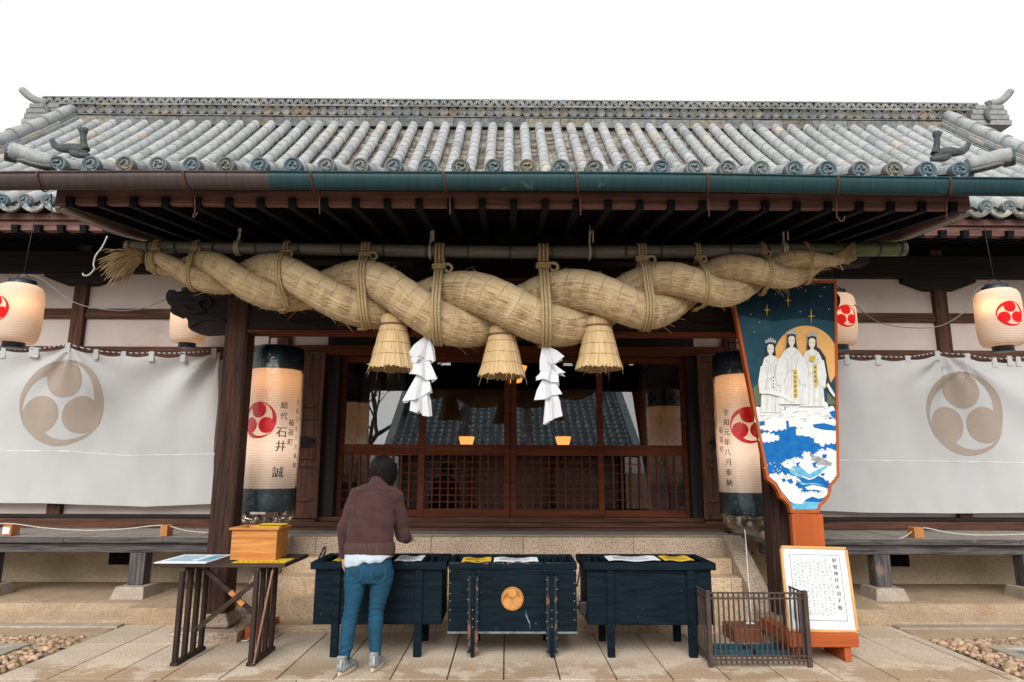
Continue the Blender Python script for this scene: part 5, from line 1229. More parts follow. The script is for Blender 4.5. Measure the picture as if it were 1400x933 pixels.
m.box(bx0-e, bx1+e, by0-e, by0+.05, zt, zt+.018); m.box(bx0-e, bx1+e, by1-.05, by1+e, zt, zt+.018); m.box(bx0-e, bx0+.05, by0+.0505, by1-.0505, zt, zt+.018); m.box(bx1-.05, bx1+e, by0+.0505, by1-.0505, zt, zt+.018); m.box(bx0+.051, bx1-.051, by0+.051, by1-.051, zt-.012, zt-.004, .7)
m.build('lid', WO['x'], db, .003)
m = MB(); m.hexa([(bx0+.16, by0+.03, zt+.019), (bx1-.0, by0+.03, zt+.019), (bx1-.0, by1-.02, zt+.030), (bx0+.16, by1-.02, zt+.030), (bx0+.16, by0+.03, zt+.022), (bx1-.0, by0+.03, zt+.022), (bx1, by1-.02, zt+.034), (bx0+.16, by1-.02, zt+.034)]); nt_ = tag(m.build('yellow_notice', yellow_m), 'yellow paper notice lying on top of the donation box', 'paper sheet')
m = MB()
for k in range(7): xx = bx0+.185+k*.03; m.hexa([(xx, by0+.08, zt+.0255), (xx+.018, by0+.08, zt+.0255), (xx+.018, by0+.16, zt+.0289), (xx, by0+.16, zt+.0289), (xx, by0+.08, zt+.0262), (xx+.018, by0+.08, zt+.0262), (xx+.018, by0+.16, zt+.0296), (xx, by0+.16, zt+.0296)])
m.build('printing', ink, nt_)

# ================================================================== THE GIANT PADDLE
HY = 6.34
pw = thing('painted_paddle', 'giant battledore paddle with an orange rim, painted with three robed women above a blue sea', 'paddle board', (2.7, HY, 0))
L_ = [(1017, 384), (1143.5, 384), (1147, 652), (1136.5, 664), (1134.5, 679), (1123, 692), (1120, 702), (1080.5, 702), (1078, 692), (1066, 681), (1062, 668), (1048, 656), (1003, 427), (997, 400)]
L_ = [(995.5, 384), (1143.5, 384), (1147, 652), (1142, 659), (1136.5, 664), (1135.5, 673), (1133, 680), (1128, 687), (1122, 692), (1119.5, 702), (1080.5, 702), (1078, 692), (1073, 686), (1066, 681), (1063, 672), (1058, 664), (1048, 656)]
def hp(x, y, d=0.): q = P(x, y, HY); return V((q.x, HY-d, q.z))
poly = [(hp(x, y).x, hp(x, y).z) for x, y in L_]
m = MB(); m.prism([(p_[0]+(2.68-p_[0])*.004, p_[1]) for p_ in poly], HY+.001, HY+.05); m.build('board', WO['z'], pw)
m = MB(); n = len(L_); ctr = [V((x, z)) for x, z in poly]; inn = []; sgn_a = sum(ctr[i].x*ctr[(i+1) % n].y-ctr[(i+1) % n].x*ctr[i].y for i in range(n))
for i in range(n):
    d1 = (ctr[i]-ctr[i-1]).normalized(); d2 = (ctr[(i+1) % n]-ctr[i]).normalized(); k_ = 1 if sgn_a > 0 else -1
    n1 = V((-d1.y, d1.x))*k_; n2 = V((-d2.y, d2.x))*k_; bi = (n1+n2); bi = bi/max(.35, bi.length_squared/2)
    inn.append(ctr[i]+bi*.026)
yf, yb_ = HY-.014, HY+.058
oo = [V((p_.x, p_.y)) for p_ in ctr]
F1 = [m.v((p_.x, yf, p_.y)) for p_ in oo]; F2 = [m.v((p_.x, yf, p_.y)) for p_ in inn]; B1 = [m.v((p_.x, yb_, p_.y)) for p_ in oo]; B2 = [m.v((p_.x, yb_, p_.y)) for p_ in inn]
for i in range(n):
    j = (i+1) % n; m.face([F1[i], F1[j], F2[j], F2[i]]); m.face([F2[i], F2[j], B2[j], B2[i]]); m.face([B1[i], B2[i], B2[j], B1[j]]); m.face([F1[i], B1[i], B1[j], F1[j]])
m.build('rim', WV['z'], pw, .004)
m = MB(); a, b = hp(1081.5, 703), hp(1124.5, 703); m.box(a.x, b.x, HY-.012, HY+.06, 0, a.z); m.build('handle', WV['z'], pw, .008)
Z0 = lambda x, y: (990+x/2.7412, 380+y/2.7412)      # enlarged-crop coordinates of the painting
layer = [.004]
art_col = {'sky': ((.008, .034, .054), (.004, .017, .030)), 'moon': ((.72, .41, .15), (.66, .36, .12)), 'sea': ((.012, .155, .42), (.008, .10, .33)), 'cloud': ((.72, .73, .72), (.62, .65, .66)), 'robe': ((.70, .71, .69), (.60, .62, .61)), 'skin': ((.74, .68, .6), (.7, .64, .56)), 'hair': ((.035, .055, .065), (.02, .03, .04)), 'gold': ((.62, .44, .08), (.5, .33, .05)), 'line': ((.42, .43, .43), (.36, .37, .38)), 'pale sea': ((.20, .48, .62), (.06, .32, .52)), 'hill': ((.14, .155, .09), (.09, .11, .07)), 'turtle': ((.36, .37, .37), (.2, .21, .22)), 'mid sky': ((.024, .078, .105), (.016, .055, .08))}
art_m = {k: M('painted '+k, c1, c2, .6, sc=18. if k not in ('sky', 'mid sky') else 5., bump=.05, spec=.08) for k, (c1, c2) in art_col.items()}
def art(name, col, polys, parent, d=None):
    layer[0] += .0003; dd = d or layer[0]; m = MB()
    for i, p_ in enumerate(polys): m.flat([Z0(*q) for q in p_], lambda a, b: hp(a, b, dd+(i % 7)*.00008))
    layer[0] += .00008*min(7, len(polys))
    return m.build(name, art_m[col], parent)
inner = [(x, y) for x, y in ((25, 16), (414, 16), (421, 735), (398, 770), (392, 800), (372, 824), (352, 868), (254, 868), (238, 828), (214, 800), (196, 768), (162, 742), (46, 130))]
painting = art('painting', 'sky', [inner], pw)
art('night_sky', 'mid sky', [[(46, 150), (60, 140), (180, 165), (300, 150), (418, 165), (419, 480), (112, 480)]], painting)
moon = [(305+122*math.cos(a), 310+130*math.sin(a)) for a in [i*PI/24 for i in range(48)]]
art('moon', 'moon', [[(min(x, 418), y) for x, y in moon]], painting)
art('hill', 'hill', [[(108, 415), (130, 392), (160, 384), (190, 420), (190, 475), (118, 475)], [(385, 430), (405, 445), (419, 470), (419, 475), (385, 475)]], painting)
art('sea', 'sea', [[(118, 520), (420, 490), (421, 735), (398, 770), (392, 800), (372, 824), (352, 868), (254, 868), (238, 828), (214, 800), (196, 768), (162, 742)]], painting)
art('sea_mist', 'pale sea', [[(240, 846), (300, 838), (366, 842), (352, 868), (254, 868)], [(225, 690), (262, 676), (300, 700), (340, 720), (390, 700), (350, 740), (290, 750), (250, 735)]], painting)
def cloudp(x0, x1, y, h, k=7, flat_=.35, seed=1):
    r = random.Random(seed); top = []; bot = []
    for i in range(k):
        a, b = lerp(x0, x1, i/k), lerp(x0, x1, (i+1)/k); hh = h*(.55+.6*math.sin(PI*(i+.5)/k))*r.uniform(.75, 1.1)
        for j in range(5): u = j/5; top.append((lerp(a, b, u), y-hh*.75-hh*.25*math.sin(PI*u)))
        for j in range(5): u = j/5; bot.append((lerp(a, b, u), y+hh*flat_*.7+hh*flat_*.3*math.sin(PI*u)))
    return top+[(x1, y)]+bot[::-1]
art('clouds', 'cloud', [cloudp(113, 300, 520, 52, 8, .75, 2), cloudp(190, 415, 505, 45, 9, .8, 3), cloudp(122, 245, 555, 30, 6, .8, 4), cloudp(240, 420, 545, 34, 7, .6, 5), cloudp(128, 206, 602, 22, 5, .7, 6), cloudp(268, 420, 580, 28, 6, .7, 7), cloudp(336, 420, 605, 30, 4, .8, 8)], painting)
art('blue_gaps', 'sea', [[(130, 540), (150, 536), (152, 552), (132, 556)], [(226, 482), (229, 482), (230, 496), (225, 496)], [(231, 536), (240, 536), (244, 570), (233, 572)], [(330, 550), (372, 545), (418, 556), (418, 574), (372, 570), (336, 562)], [(392, 505), (405, 498), (420, 500), (420, 524), (404, 522)]], painting)
# great white waves with curling crests
w1 = [(166, 744), (172, 738), (190, 733), (205, 741), (214, 732), (226, 744), (240, 737), (252, 748), (266, 744), (270, 752), (284, 762), (268, 768), (262, 778), (276, 786), (290, 790), (280, 800), (300, 806), (326, 800), (350, 806), (380, 796), (390, 806), (372, 824), (352, 828), (330, 820), (306, 830), (290, 848), (262, 846), (245, 838), (238, 828), (214, 800), (196, 768)]
w2 = [(214, 700), (224, 690), (240, 693), (232, 686), (250, 684), (262, 690), (250, 680), (270, 676), (294, 682), (300, 672), (290, 666), (302, 660), (296, 652), (316, 656), (330, 664), (350, 656), (366, 640), (372, 650), (390, 648), (384, 640), (400, 644), (421, 652), (421, 700), (404, 716), (421, 735), (398, 770), (380, 764), (372, 750), (350, 742), (336, 752), (316, 758), (296, 748), (280, 732), (262, 722), (240, 714), (228, 712)]
w3 = [(352, 700), (372, 690), (398, 694), (421, 700), (421, 735), (404, 756), (386, 756), (394, 744), (372, 742), (380, 730), (358, 728), (370, 716)]
art('waves', 'cloud', [w1, w2, w3, [(300, 785), (330, 776), (366, 784), (390, 792), (372, 800), (338, 794), (312, 795)]], painting)
foam, hollow = [], []
for wv_ in (w1[:22], w2[:26], w3[:4]):
    for (xa, ya), (xb, yb2) in zip(wv_, wv_[1:]):
        for k in range(3):
            u = (k+.5)/3; x_, y_ = lerp(xa, xb, u)+r.uniform(-1.5, 1.5), lerp(ya, yb2, u)+r.uniform(-2, 1); q = r.uniform(1.8, 3.6)
            foam.append([(x_+q*math.cos(a*PI/4), y_+q*math.sin(a*PI/4)) for a in range(8)])
            if r.random() < .35: foam.append([(x_, y_), (x_-r.uniform(4, 8), y_-r.uniform(1, 4)), (x_-r.uniform(1, 3), y_-r.uniform(3, 6))])
            if r.random() < .45: hollow.append([(x_+2+q*.5*math.cos(a*PI/3), y_+5+q*.55*math.sin(a*PI/3)) for a in range(6)])
art('foam', 'cloud', foam, painting); art('foam_hollows', 'sea', hollow, painting)
cl_ = []
for _ in range(46):
    x_, y_ = r.uniform(130, 400), r.uniform(478, 545); rr2 = r.uniform(7, 22); a0_ = r.uniform(PI, 1.4*PI)
    arc = [(x_+rr2*math.cos(a0_+i*.16), y_+rr2*.55*math.sin(a0_+i*.16)) for i in range(9)]; cl_.append(arc+[(a, b+1.1) for a, b in arc[::-1]])
art('cloud_lines', 'line', cl_, painting)
art('wave_shade', 'sea', [[(232, 758), (250, 752), (258, 768), (246, 772)], [(214, 752), (226, 752), (230, 762), (218, 766)], [(268, 694), (284, 690), (276, 704), (288, 712), (272, 712)], [(328, 694), (348, 690), (340, 704), (352, 712), (334, 710)], [(366, 662), (384, 662), (380, 676), (366, 676)], [(360, 734), (376, 732), (372, 742), (362, 742)], [(372, 760), (392, 760), (386, 772), (374, 772)], [(270, 776), (300, 784), (292, 790), (276, 788)]], painting)
art('wave_tone', 'pale sea', [[(250, 710), (262, 704), (292, 716), (318, 736), (344, 720), (392, 700), (352, 738), (318, 752), (288, 738)], [(262, 756), (300, 770), (340, 768), (372, 780), (330, 774), (292, 778)]], painting)
r = random.Random(9)
art('spray', 'cloud', [[(x+2.2*math.cos(a*PI/3), y+2.2*math.sin(a*PI/3)) for a in range(6)] for x, y in [(r.uniform(150, 235), r.uniform(690, 735)) for _ in range(16)]], painting)
art('turtle', 'turtle', [[(318, 660), (328, 658), (334, 668), (352, 670), (376, 682), (402, 694), (398, 704), (366, 700), (342, 690), (328, 678)], [(352, 690), (346, 700), (356, 700)], [(330, 676), (322, 684), (334, 684)]], painting)
# three robed figures
def figure(cx, top, hw, hair_long, sash, fan):
    y = top; f = []
    f.append(art('hair', 'hair', [[(cx-17, y+34), (cx-15, y+14), (cx, y+4), (cx+15, y+14), (cx+18, y+40), (cx+20, y+62), (cx-20, y+62)]] + ([[(cx-16, y+40), (cx-22, y+70), (cx-36, y+112), (cx-30, y+118), (cx-14, y+80)], [(cx+16, y+40), (cx+24, y+74), (cx+42, y+104), (cx+38, y+112), (cx+20, y+90)]] if hair_long == 1 else []) + ([[(cx+12, y+50), (cx+30, y+60), (cx+50, y+90), (cx+56, y+125), (cx+62, y+160), (cx+72, y+195), (cx+58, y+200), (cx+44, y+150), (cx+28, y+96)]] if hair_long == 2 else []), painting))
    f.append(art('robe', 'robe', [[(cx-8, y+62), (cx+8, y+62), (cx+24, y+72), (cx+hw*.8, y+95), (cx+hw, y+150), (cx+hw*.95, y+200), (cx+hw*1.1, y+275), (cx-hw*1.0, y+275), (cx-hw*.9, y+200), (cx-hw, y+150), (cx-hw*.8, y+95), (cx-24, y+72)]], painting))
    art('face', 'skin', [[(cx-12, y+28), (cx-6, y+20), (cx+6, y+20), (cx+12, y+28), (cx+12, y+44), (cx+6, y+56), (cx, y+61), (cx-6, y+56), (cx-12, y+44)], [(cx-5, y+56), (cx+5, y+56), (cx+6, y+70), (cx-6, y+70)]], painting)
    art('features', 'hair', [[(cx-9, y+37), (cx-3, y+36.5), (cx-3, y+38.5), (cx-9, y+39)], [(cx+3, y+36.5), (cx+9, y+37), (cx+9, y+39), (cx+3, y+38.5)], [(cx-3, y+50), (cx+3, y+50), (cx, y+52)]], painting)
    art('crown', 'line', [[(cx-20, y+17), (cx-20, y+2), (cx-13, y+8), (cx-8, y-5), (cx-3, y+4), (cx, y-9), (cx+3, y+4), (cx+8, y-5), (cx+13, y+8), (cx+20, y+2), (cx+20, y+17), (cx, y+11)]], painting)
    ln = []
    for k in range(7):
        xa = cx+(k-3)*hw*.26; xb = cx+(k-3)*hw*.30+r.uniform(-6, 6); ln.append([(xa, y+105), (xa+1.3, y+105), ((xa+xb)/2+3, y+190), (xb+1.3, y+272), (xb, y+272), ((xa+xb)/2+1.6, y+190)])
    ln.append([(cx-20, y+76), (cx, y+104), (cx+20, y+76), (cx+18, y+76), (cx, y+101), (cx-18, y+76)]); ln.append([(cx-hw*.8, y+140), (cx-8, y+150), (cx+hw*.8, y+138), (cx+hw*.8, y+140), (cx-8, y+152.5), (cx-hw*.8, y+142)])
    art('robe_lines', 'line', ln, painting)
    for q in (-1, 1): art('sleeve', 'robe', [[(cx+q*hw*.5, y+92), (cx+q*hw*1.0, y+104), (cx+q*hw*1.22, y+160), (cx+q*hw*1.1, y+205), (cx+q*hw*.62, y+198), (cx+q*10, y+150), (cx+q*8, y+140)]], painting); art('sleeve_line', 'line', [[(cx+q*hw*.52, y+96), (cx+q*14, y+146), (cx+q*hw*.62, y+196), (cx+q*(hw*.62-1.5), y+198), (cx+q*11, y+148), (cx+q*(hw*.52-1.5), y+95)]], painting)
    sx, sw, s0, s1, sc1 = sash; art('sash', sc1, [[(sx-sw, s0), (sx+sw, s0), (sx+sw+2, s1), (sx-sw+3, s1)]], painting)
    if sc1 == 'gold': art('sash_marks', 'hill', [[(sx-3, s0+q), (sx+4, s0+q), (sx+4, s0+q+7), (sx-3, s0+q+7)] for q in range(8, int(s1-s0-8), 17)], painting)
    else: art('sash_marks', 'sea', [[(sx-2.5, s0+q), (sx+3, s0+q), (sx+3, s0+q+5), (sx-2.5, s0+q+5)] for q in range(6, int(s1-s0-6), 12)], painting)
figure(172, 230, 38, 0, (182, 6, 366, 416, 'cloud'), False)
figure(326, 208, 44, 2, (337, 6, 326, 410, 'gold'), True)
figure(249, 200, 50, 1, (261, 7, 346, 450, 'gold'), False)
art('fan', 'gold', [[(326+12*math.cos(a*PI/5), 305+12*math.sin(a*PI/5)) for a in range(10)]], painting)
art('scarf', 'robe', [[(136, 425), (170, 418), (230, 440), (262, 466), (250, 468), (210, 448), (160, 436), (132, 436)], [(384, 395), (397, 418), (410, 440), (408, 450), (390, 428), (378, 404)]], painting)
def star(x, y, a, b): return [(x+(a if k % 4 == 0 else (b if k % 4 == 2 else .22*min(a, b)+1))*math.sin(k*PI/4) if k % 2 == 0 else x+2.6*math.sin(k*PI/4), y-((a if k % 4 == 0 else b) if k % 2 == 0 else 2.6)*math.cos(k*PI/4)) for k in range(8)]
art('stars', 'gold', [star(156, 124, 26, 14), star(235, 88, 27, 14), star(321, 147, 32, 17)], painting)
art('small_stars', 'cloud', [[(x+1.8*math.cos(a*PI/3), y+1.8*math.sin(a*PI/3)) for a in range(6)] for x, y in ((300, 52), (355, 72), (188, 66), (128, 170), (95, 140), (280, 130), (386, 120), (108, 205), (370, 40))], painting)

# ================================================================== NOTICE BOARD, STAND, RAILING
ib = thing('framed_notice', 'framed sheet of brush calligraphy leaning back on an orange wooden stand', 'notice board', P(1125, 865, 5.9))
c00, c10, c11, c01 = P(1078, 862, 5.88), P(1172, 864.5, 5.88), P(1156, 750.5, 6.12), P(1065, 750.5, 6.12)
c01 = c00+(c11-c10)*1.0; bw = (c10-c00).length; bh = (c01-c00).length; bu = (c10-c00).normalized(); bv = (c01-c00).normalized(); bn = bu.cross(bv).normalized()
if bn.y > 0: bn = -bn
def bp(a, b, d=0.): return c00+bu*a*bw+bv*b*bh+bn*d
m = MB()
for a, b in (((0, 0), (1, 0)), ((0, 1), (1, 1))): m.bar(bp(*a), bp(*b), .022, .026, up=bn)
for a, b in (((0, .02), (0, .98)), ((1, .02), (1, .98))): m.bar(bp(*a), bp(*b), .022, .026, up=bn)
m.build('frame', M('honey frame', (.62, .33, .10), (.5, .25, .07), .45, sc=6., bump=.05), ib, .003)
m = MB(); q = [m.v(bp(*p)) for p in ((0, 0, -.006), (1, 0, -.006), (1, 1, -.006), (0, 1, -.006), (0, 0, .004), (1, 0, .004), (1, 1, .004), (0, 1, .004))]
for f in ((3, 2, 1, 0), (4, 5, 6, 7), (0, 1, 5, 4), (1, 2, 6, 5), (2, 3, 7, 6), (3, 0, 4, 7)): m.face([q[i] for i in f])
mount = m.build('mount', M('mount card', (.64, .67, .70), (.6, .63, .67), .8, sc=6., bump=.02), ib)
m = MB(); q = [m.v(bp(*p)) for p in ((.13, .13, .0055), (.87, .13, .0055), (.87, .9, .0055), (.13, .9, .0055))]; m.face(q); sheet = m.build('calligraphy_sheet', M('washi', (.66, .67, .66), (.6, .61, .6), .9, sc=9., bump=.05), mount)
m = MB()
for a, b in (((.12, .12), (.88, .12)), ((.12, .91), (.88, .91)), ((.12, .12), (.12, .91)), ((.88, .12), (.88, .91))): m.bar(bp(*a, .005), bp(*b, .005), .003, .002, up=bn)
m.build('mount_line', greyink, mount)
m = MB(); fnb = lambda a, b: bp(a/bw, b/bh, .0068)
column(m, '阿智神社', bw*.795, bh*.845, .040, .055, fnb); column(m, '大羽子板', bw*.795, bh*.845-4*.055, .040, .055, fnb)
m.build('heading', ink, sheet, recalc=False)
m = MB(); r = random.Random(31)               # columns of small brush strokes
for k in range(10):
    a = bw*lerp(.715, .17, k/9); b = bh*(.845 if k % 3 else .80); end = bh*(.17 if k not in (9, 8) else .42)
    while b > end:
        for _ in range(r.randint(2, 4)):
            cx, cb = a+r.uniform(-.008, .008), b+r.uniform(-.007, .007); an = r.choice((0, 0, PI/2, .7, -.7))+r.uniform(-.2, .2); l_ = r.uniform(.004, .010)
            m.bar(fnb(cx-math.cos(an)*l_, cb-math.sin(an)*l_), fnb(cx+math.cos(an)*l_, cb+math.sin(an)*l_), r.uniform(.0018, .003), .0006, up=bn)
        b -= r.uniform(.021, .03)
m.build('brush_writing', M('pale ink', (.27, .27, .28), None, .9, sc=9., bump=0), sheet)
sdn = thing('orange_stand', 'low orange wooden stand under the framed calligraphy', 'stand', (3.0, 5.9, 0))
za, zb = P(1130, 885.5, 5.82).z, P(1130, 866.5, 5.82).z; xa, xb = P(1080, 875, 5.82).x, P(1174.5, 875, 5.82).x
m = MB(); m.box(xa, xb, 5.82, 5.96, za, zb); m.build('front_beam', WV['x'], sdn, .006)
m = MB(); m.box(xa-.005, xa+.09, 5.961, 6.45, za, zb); m.build('side_beam', WV['y'], sdn, .006)
m = MB(); m.box(xb-.09, xb, 5.961, 6.3, za, zb); m.build('side_beam', WV['y'], sdn, .006)
for X in (P(1154, 900, 5.86).x, xa+.06):
    m = MB(); m.box(X, X+.055, 5.84, 6.22, 0, za-.002); m.build('leg', WV['y'], sdn, .006)
cg = thing('iron_railing', 'low brown iron railing of upright bars around a wooden block', 'railing', (1.99, 5.7, 0))
FY = 5.69; fx0, fx1 = 1.60, 2.375; zt_ = P(1030, 809.5, FY).z; zt2 = P(1030, 817.5, FY).z; zb2, zb1 = P(1030, 897, FY).z, P(1030, 902.5, FY).z
def bars(m, a, b, n):
    a, b = V(a), V(b)
    for z, h in ((zt_-.008, .012), (zt2-.005, .014), (zb2, .012), (zb1, .014)): m.bar(a+V((0, 0, z)), b+V((0, 0, z)), .016, h)
    for i in range(1, n): p_ = a.lerp(b, i/n); m.bar(p_+V((0, 0, zb1-.03)), p_+V((0, 0, zt_)), .0145, .012, up=(b-a).normalized())
m = MB(); bars(m, (fx0, FY, 0), (fx1, FY, 0), 19); m.build('front_grille', cage_m, cg, .002)
lb_, rb_ = V((1.585, 6.05, 0)), V((2.375, 6.12, 0))
for a, b in (((fx0, FY, 0), lb_), ((fx1, FY, 0), rb_)):
    m = MB(); bars(m, a, b, 6); m.build('side_grille', cage_m, cg, .002)
for p_ in ((fx0, FY), (fx1, FY), (lb_.x, lb_.y), (rb_.x, rb_.y)):
    m = MB(); m.box(p_[0]-.017, p_[0]+.017, p_[1]-.017, p_[1]+.017, 0, zt_+.012); m.build('corner_post', cage_m, cg, .003)
q = G(1014, 881, 0); m = MB(); m.box(G(997, 874, 0).x, G(1058, 878, 0).x, 6.45, 6.78, .0, .118); tag(m.build('wooden_block', block_m, None, .006), 'orange red wooden block on the paving inside the iron railing', 'wood block')
t = thing('teal_tray', 'flat teal tray lying inside the iron railing', 'tray', (2.0, 6.0, 0))
a, b = G(973, 895, .0), G(1096, 895, .0)
for x0_, x1_ in ((a.x, lerp(a.x, b.x, .42)), (lerp(a.x, b.x, .45), b.x)):
    m = MB(); m.box(x0_, x1_, 5.98, 6.2, .0, .012); m.box(x0_, x1_, 5.98, 5.995, .0125, .055); m.box(x0_, x1_, 6.185, 6.2, .0125, .055); m.box(x0_, x0_+.015, 5.996, 6.184, .0125, .055); m.box(x1_-.015, x1_, 5.996, 6.184, .0125, .055); m.build('tray_half', M('teal enamel', (.012, .10, .145), (.008, .07, .1), .4, sc=9., bump=.05), t, .003)
string([P(1017, 712, 7.2), P(1020, 745, 7.05), P(1023, 790, 6.8), P(1026, 830, 6.65), P(1024, 845, 6.6), P(1022, 851, 6.6)], .004, white_m, 'lantern_string', 'white cord running from the wrapped lantern down to the railed wooden block', 'cord')
m = MB(); c = P(1024, 853, 6.6); m.tube(spline([c+V((-.04, 0, 0)), c+V((0, -.04, .01)), c+V((.05, -.01, 0)), c+V((.02, .04, .005)), c+V((-.03, .02, 0))], 20), .007, 5); tag(m.build('coiled_cord', white_m), 'small coil of white cord resting on the railed wooden block', 'cord')
# wooden pegs and white rope on the verandas
for px_, wpx, lb in ((8.5, 15, 'small pine block with a white label on the veranda by the trestle table'), (223, 12, 'small pine block on the veranda edge next to the porch post'), (1258, 17, 'small pine block holding a white rope beside the framed calligraphy')):
    q = P(px_, 733 if px_ < 700 else 738, 7.78); w_ = wpx*.5*7.5/FPX*.8; t = tag((lambda m: (m.box(q.x-w_, q.x+w_, 7.78, 7.92, .778, .895), m.build('pine_block', WN['z'], None, .004))[1])(MB()), lb, 'wood block', 'pine blocks along the veranda rope')
    if px_ < 20: m = MB(); m.box(q.x-.045, q.x+.03, 7.774, 7.779, .80, .87); m.build('paper_label', white_m, t)
string([P(-60, 722, 7.83), P(8, 716, 7.83), P(60, 722, 7.83), P(115, 725.5, 7.83), P(170, 723.5, 7.83), P(222, 718.5, 7.83), P(255, 726, 7.83), P(288, 729, 7.83)], .007, cord_m, 'white_rope', 'white rope strung between the pine blocks by the trestle table', 'rope')
string([P(1190, 741, 7.83), P(1232, 736, 7.83), P(1258, 722, 7.83), P(1300, 729, 7.83), P(1350, 732, 7.83), P(1440, 729, 7.83)], .007, cord_m, 'white_rope', 'white rope running from the pine block beside the framed calligraphy', 'rope')

# ================================================================== THE WORSHIPPER
def remeshed(m, name, mt, parent, vox=.008, it=4, fn=None):
    o = m.build(name, mt); r_ = o.modifiers.new('r', 'REMESH'); r_.mode = 'VOXEL'; r_.voxel_size = vox; s_ = o.modifiers.new('s', 'SMOOTH'); s_.iterations = it; s_.factor = .5
    for q in bpy.data.objects:
        if q is not o: q.hide_viewport = True
    dg = bpy.context.evaluated_depsgraph_get(); me = bpy.data.meshes.new_from_object(o.evaluated_get(dg)); old = o.data; o.modifiers.clear(); o.data = me; me.name = name; bpy.data.meshes.remove(old)
    for q in bpy.data.objects: q.hide_viewport = False
    if fn:
        ns = [(vv.co.copy(), vv.normal.copy()) for vv in me.vertices]
        for vv, (c_, n_) in zip(me.vertices, ns): vv.co = fn(c_, n_)
    for p_ in me.polygons: p_.use_smooth = True
    if not me.materials: me.materials.append(mt)
    if parent: attach(o, parent)
    return o
DYP = .10
W = lambda x, y, Y: P(x, y, Y-DYP*0)
person = thing('person', 'person in a plum sweater and blue jeans bowing before the offering box', 'person', G(490, 922, 0))
fz = (0, 1, 0)
skin_m = M('skin', (.52, .29, .2), (.45, .24, .16), .55, sc=30., bump=.03)
J = dict(pel=W(505, 778, 5.70), wai=W(506, 745, 5.72), che=W(511, 697, 5.79), nec=W(518, 664, 5.86), hed=W(523, 645, 5.91), sl=W(490, 677, 5.81), sr=W(541, 680, 5.82), el=W(470.5, 722, 5.77), er=W(551, 732, 5.88), wl=W(470, 762, 5.80), wr=W(557.5, 737, 6.08), hl=W(490, 785, 5.70), hr=W(522, 785, 5.71), kl=W(479.5, 838, 5.62), kr=W(514, 838, 5.70), al=W(471, 899, 5.50), ar=W(513, 898, 5.61))
J['al'].z = .10; J['ar'].z = .10
m = MB()                               # one continuous body
m.tube([J['pel']+V((0, 0, -.06)), J['pel'], J['wai'], J['che'], J['nec']+V((0, 0, -.06)), J['nec'], J['hed']+V((0, -.01, -.02))], [(.12, .08), (.165, .10), (.13, .085), (.15, .09), (.13, .075), (.05, .05), (.052, .055)], 16, True, frame=fz)
hc = J['hed']+V((0, .012, .01)); m.tube([hc+V((0, .012, -.118)), hc+V((0, .012, -.10)), hc+V((0, .008, -.06)), hc+V((0, 0, -.01)), hc+V((0, -.004, .045)), hc+V((0, -.005, .085)), hc+V((0, -.005, .108))], [.02, (.038, .045), (.062, .078), (.074, .095), (.073, .096), (.05, .07), .02], 16, True, frame=fz)
m.tube([hc+V((0, .09, .015)), hc+V((0, .112, -.022)), hc+V((0, .10, -.034))], [.009, .015, .01], 8)                      # nose
m.tube([hc+V((-.028, .092, -.062)), hc+V((0, .1, -.06)), hc+V((.028, .092, -.062))], .009, 6)                            # mouth
for s_ in (-1, 1): m.tube([hc+V((s_*.074, .0, -.03)), hc+V((s_*.084, -.008, .0)), hc+V((s_*.08, -.01, .026))], [(.006, .014), (.009, .02), (.007, .016)], 8)
for a, b, c_ in (('sl', 'el', 'wl'), ('sr', 'er', 'wr')): m.tube([J['nec'].lerp(J[a], .6), J[a], J[a].lerp(J[b], .5), J[b], J[b].lerp(J[c_], .4), J[c_]], [.05, .055, .047, .04, .04, .027], 12)
for a, b, c_ in (('hl', 'kl', 'al'), ('hr', 'kr', 'ar')): m.tube([J['pel'].lerp(J[a], .6), J[a], J[a].lerp(J[b], .5), J[b], J[b].lerp(J[c_], .35), J[b].lerp(J[c_], .7), J[c_], J[c_]+V((0, .09, -.06))], [.08, .085, .07, .052, .052, .04, .034, .035], 14)
def hand(m, wrist, d, palm_n, thumb_s):
    d = d.normalized(); n_ = palm_n.normalized(); sd = d.cross(n_).normalized()
    pc = wrist+d*.05; m.tube([wrist-d*.01, wrist+d*.02, wrist+d*.055, wrist+d*.085], [(.026, .02), (.034, .018), (.04, .017), (.038, .014)], 12, True, frame=n_)
    for k, (o_, l_) in enumerate(((-.03, .062), (-.010, .072), (.010, .068), (.029, .052))):
        a = wrist+d*.082+sd*o_; m.tube([a-d*.02, a, a+d*l_*.4+n_*.006, a+d*l_*.72+n_*.024, a+d*l_*.8+n_*.044], [.010, .0095, .009, .008, .006], 8)
    a = wrist+d*.025+sd*thumb_s*.028; m.tube([a, a+sd*thumb_s*.022+d*.02+n_*.012, a+sd*thumb_s*.026+d*.045+n_*.022, a+sd*thumb_s*.018+d*.065+n_*.03], [.013, .012, .010, .007], 8)
hand(m, J['wl'], V((.02, .25, -1)), V((1, .2, .1)), 1)
hand(m, J['wr'], V((.12, 1, .25)), V((-.3, -.1, -1)), -1)
remeshed(m, 'body', skin_m, person, .0055, 3)
m = MB()
for s_ in (-1, 1): m.lathe([(.002, -.009), (.007, -.006), (.009, 0), (.007, .006), (.002, .009)], hc+V((s_*.03, .089, .012)), 10)
m.build('eyes', M('eye', (.05, .035, .03), None, .2, sc=5., bump=0), person)
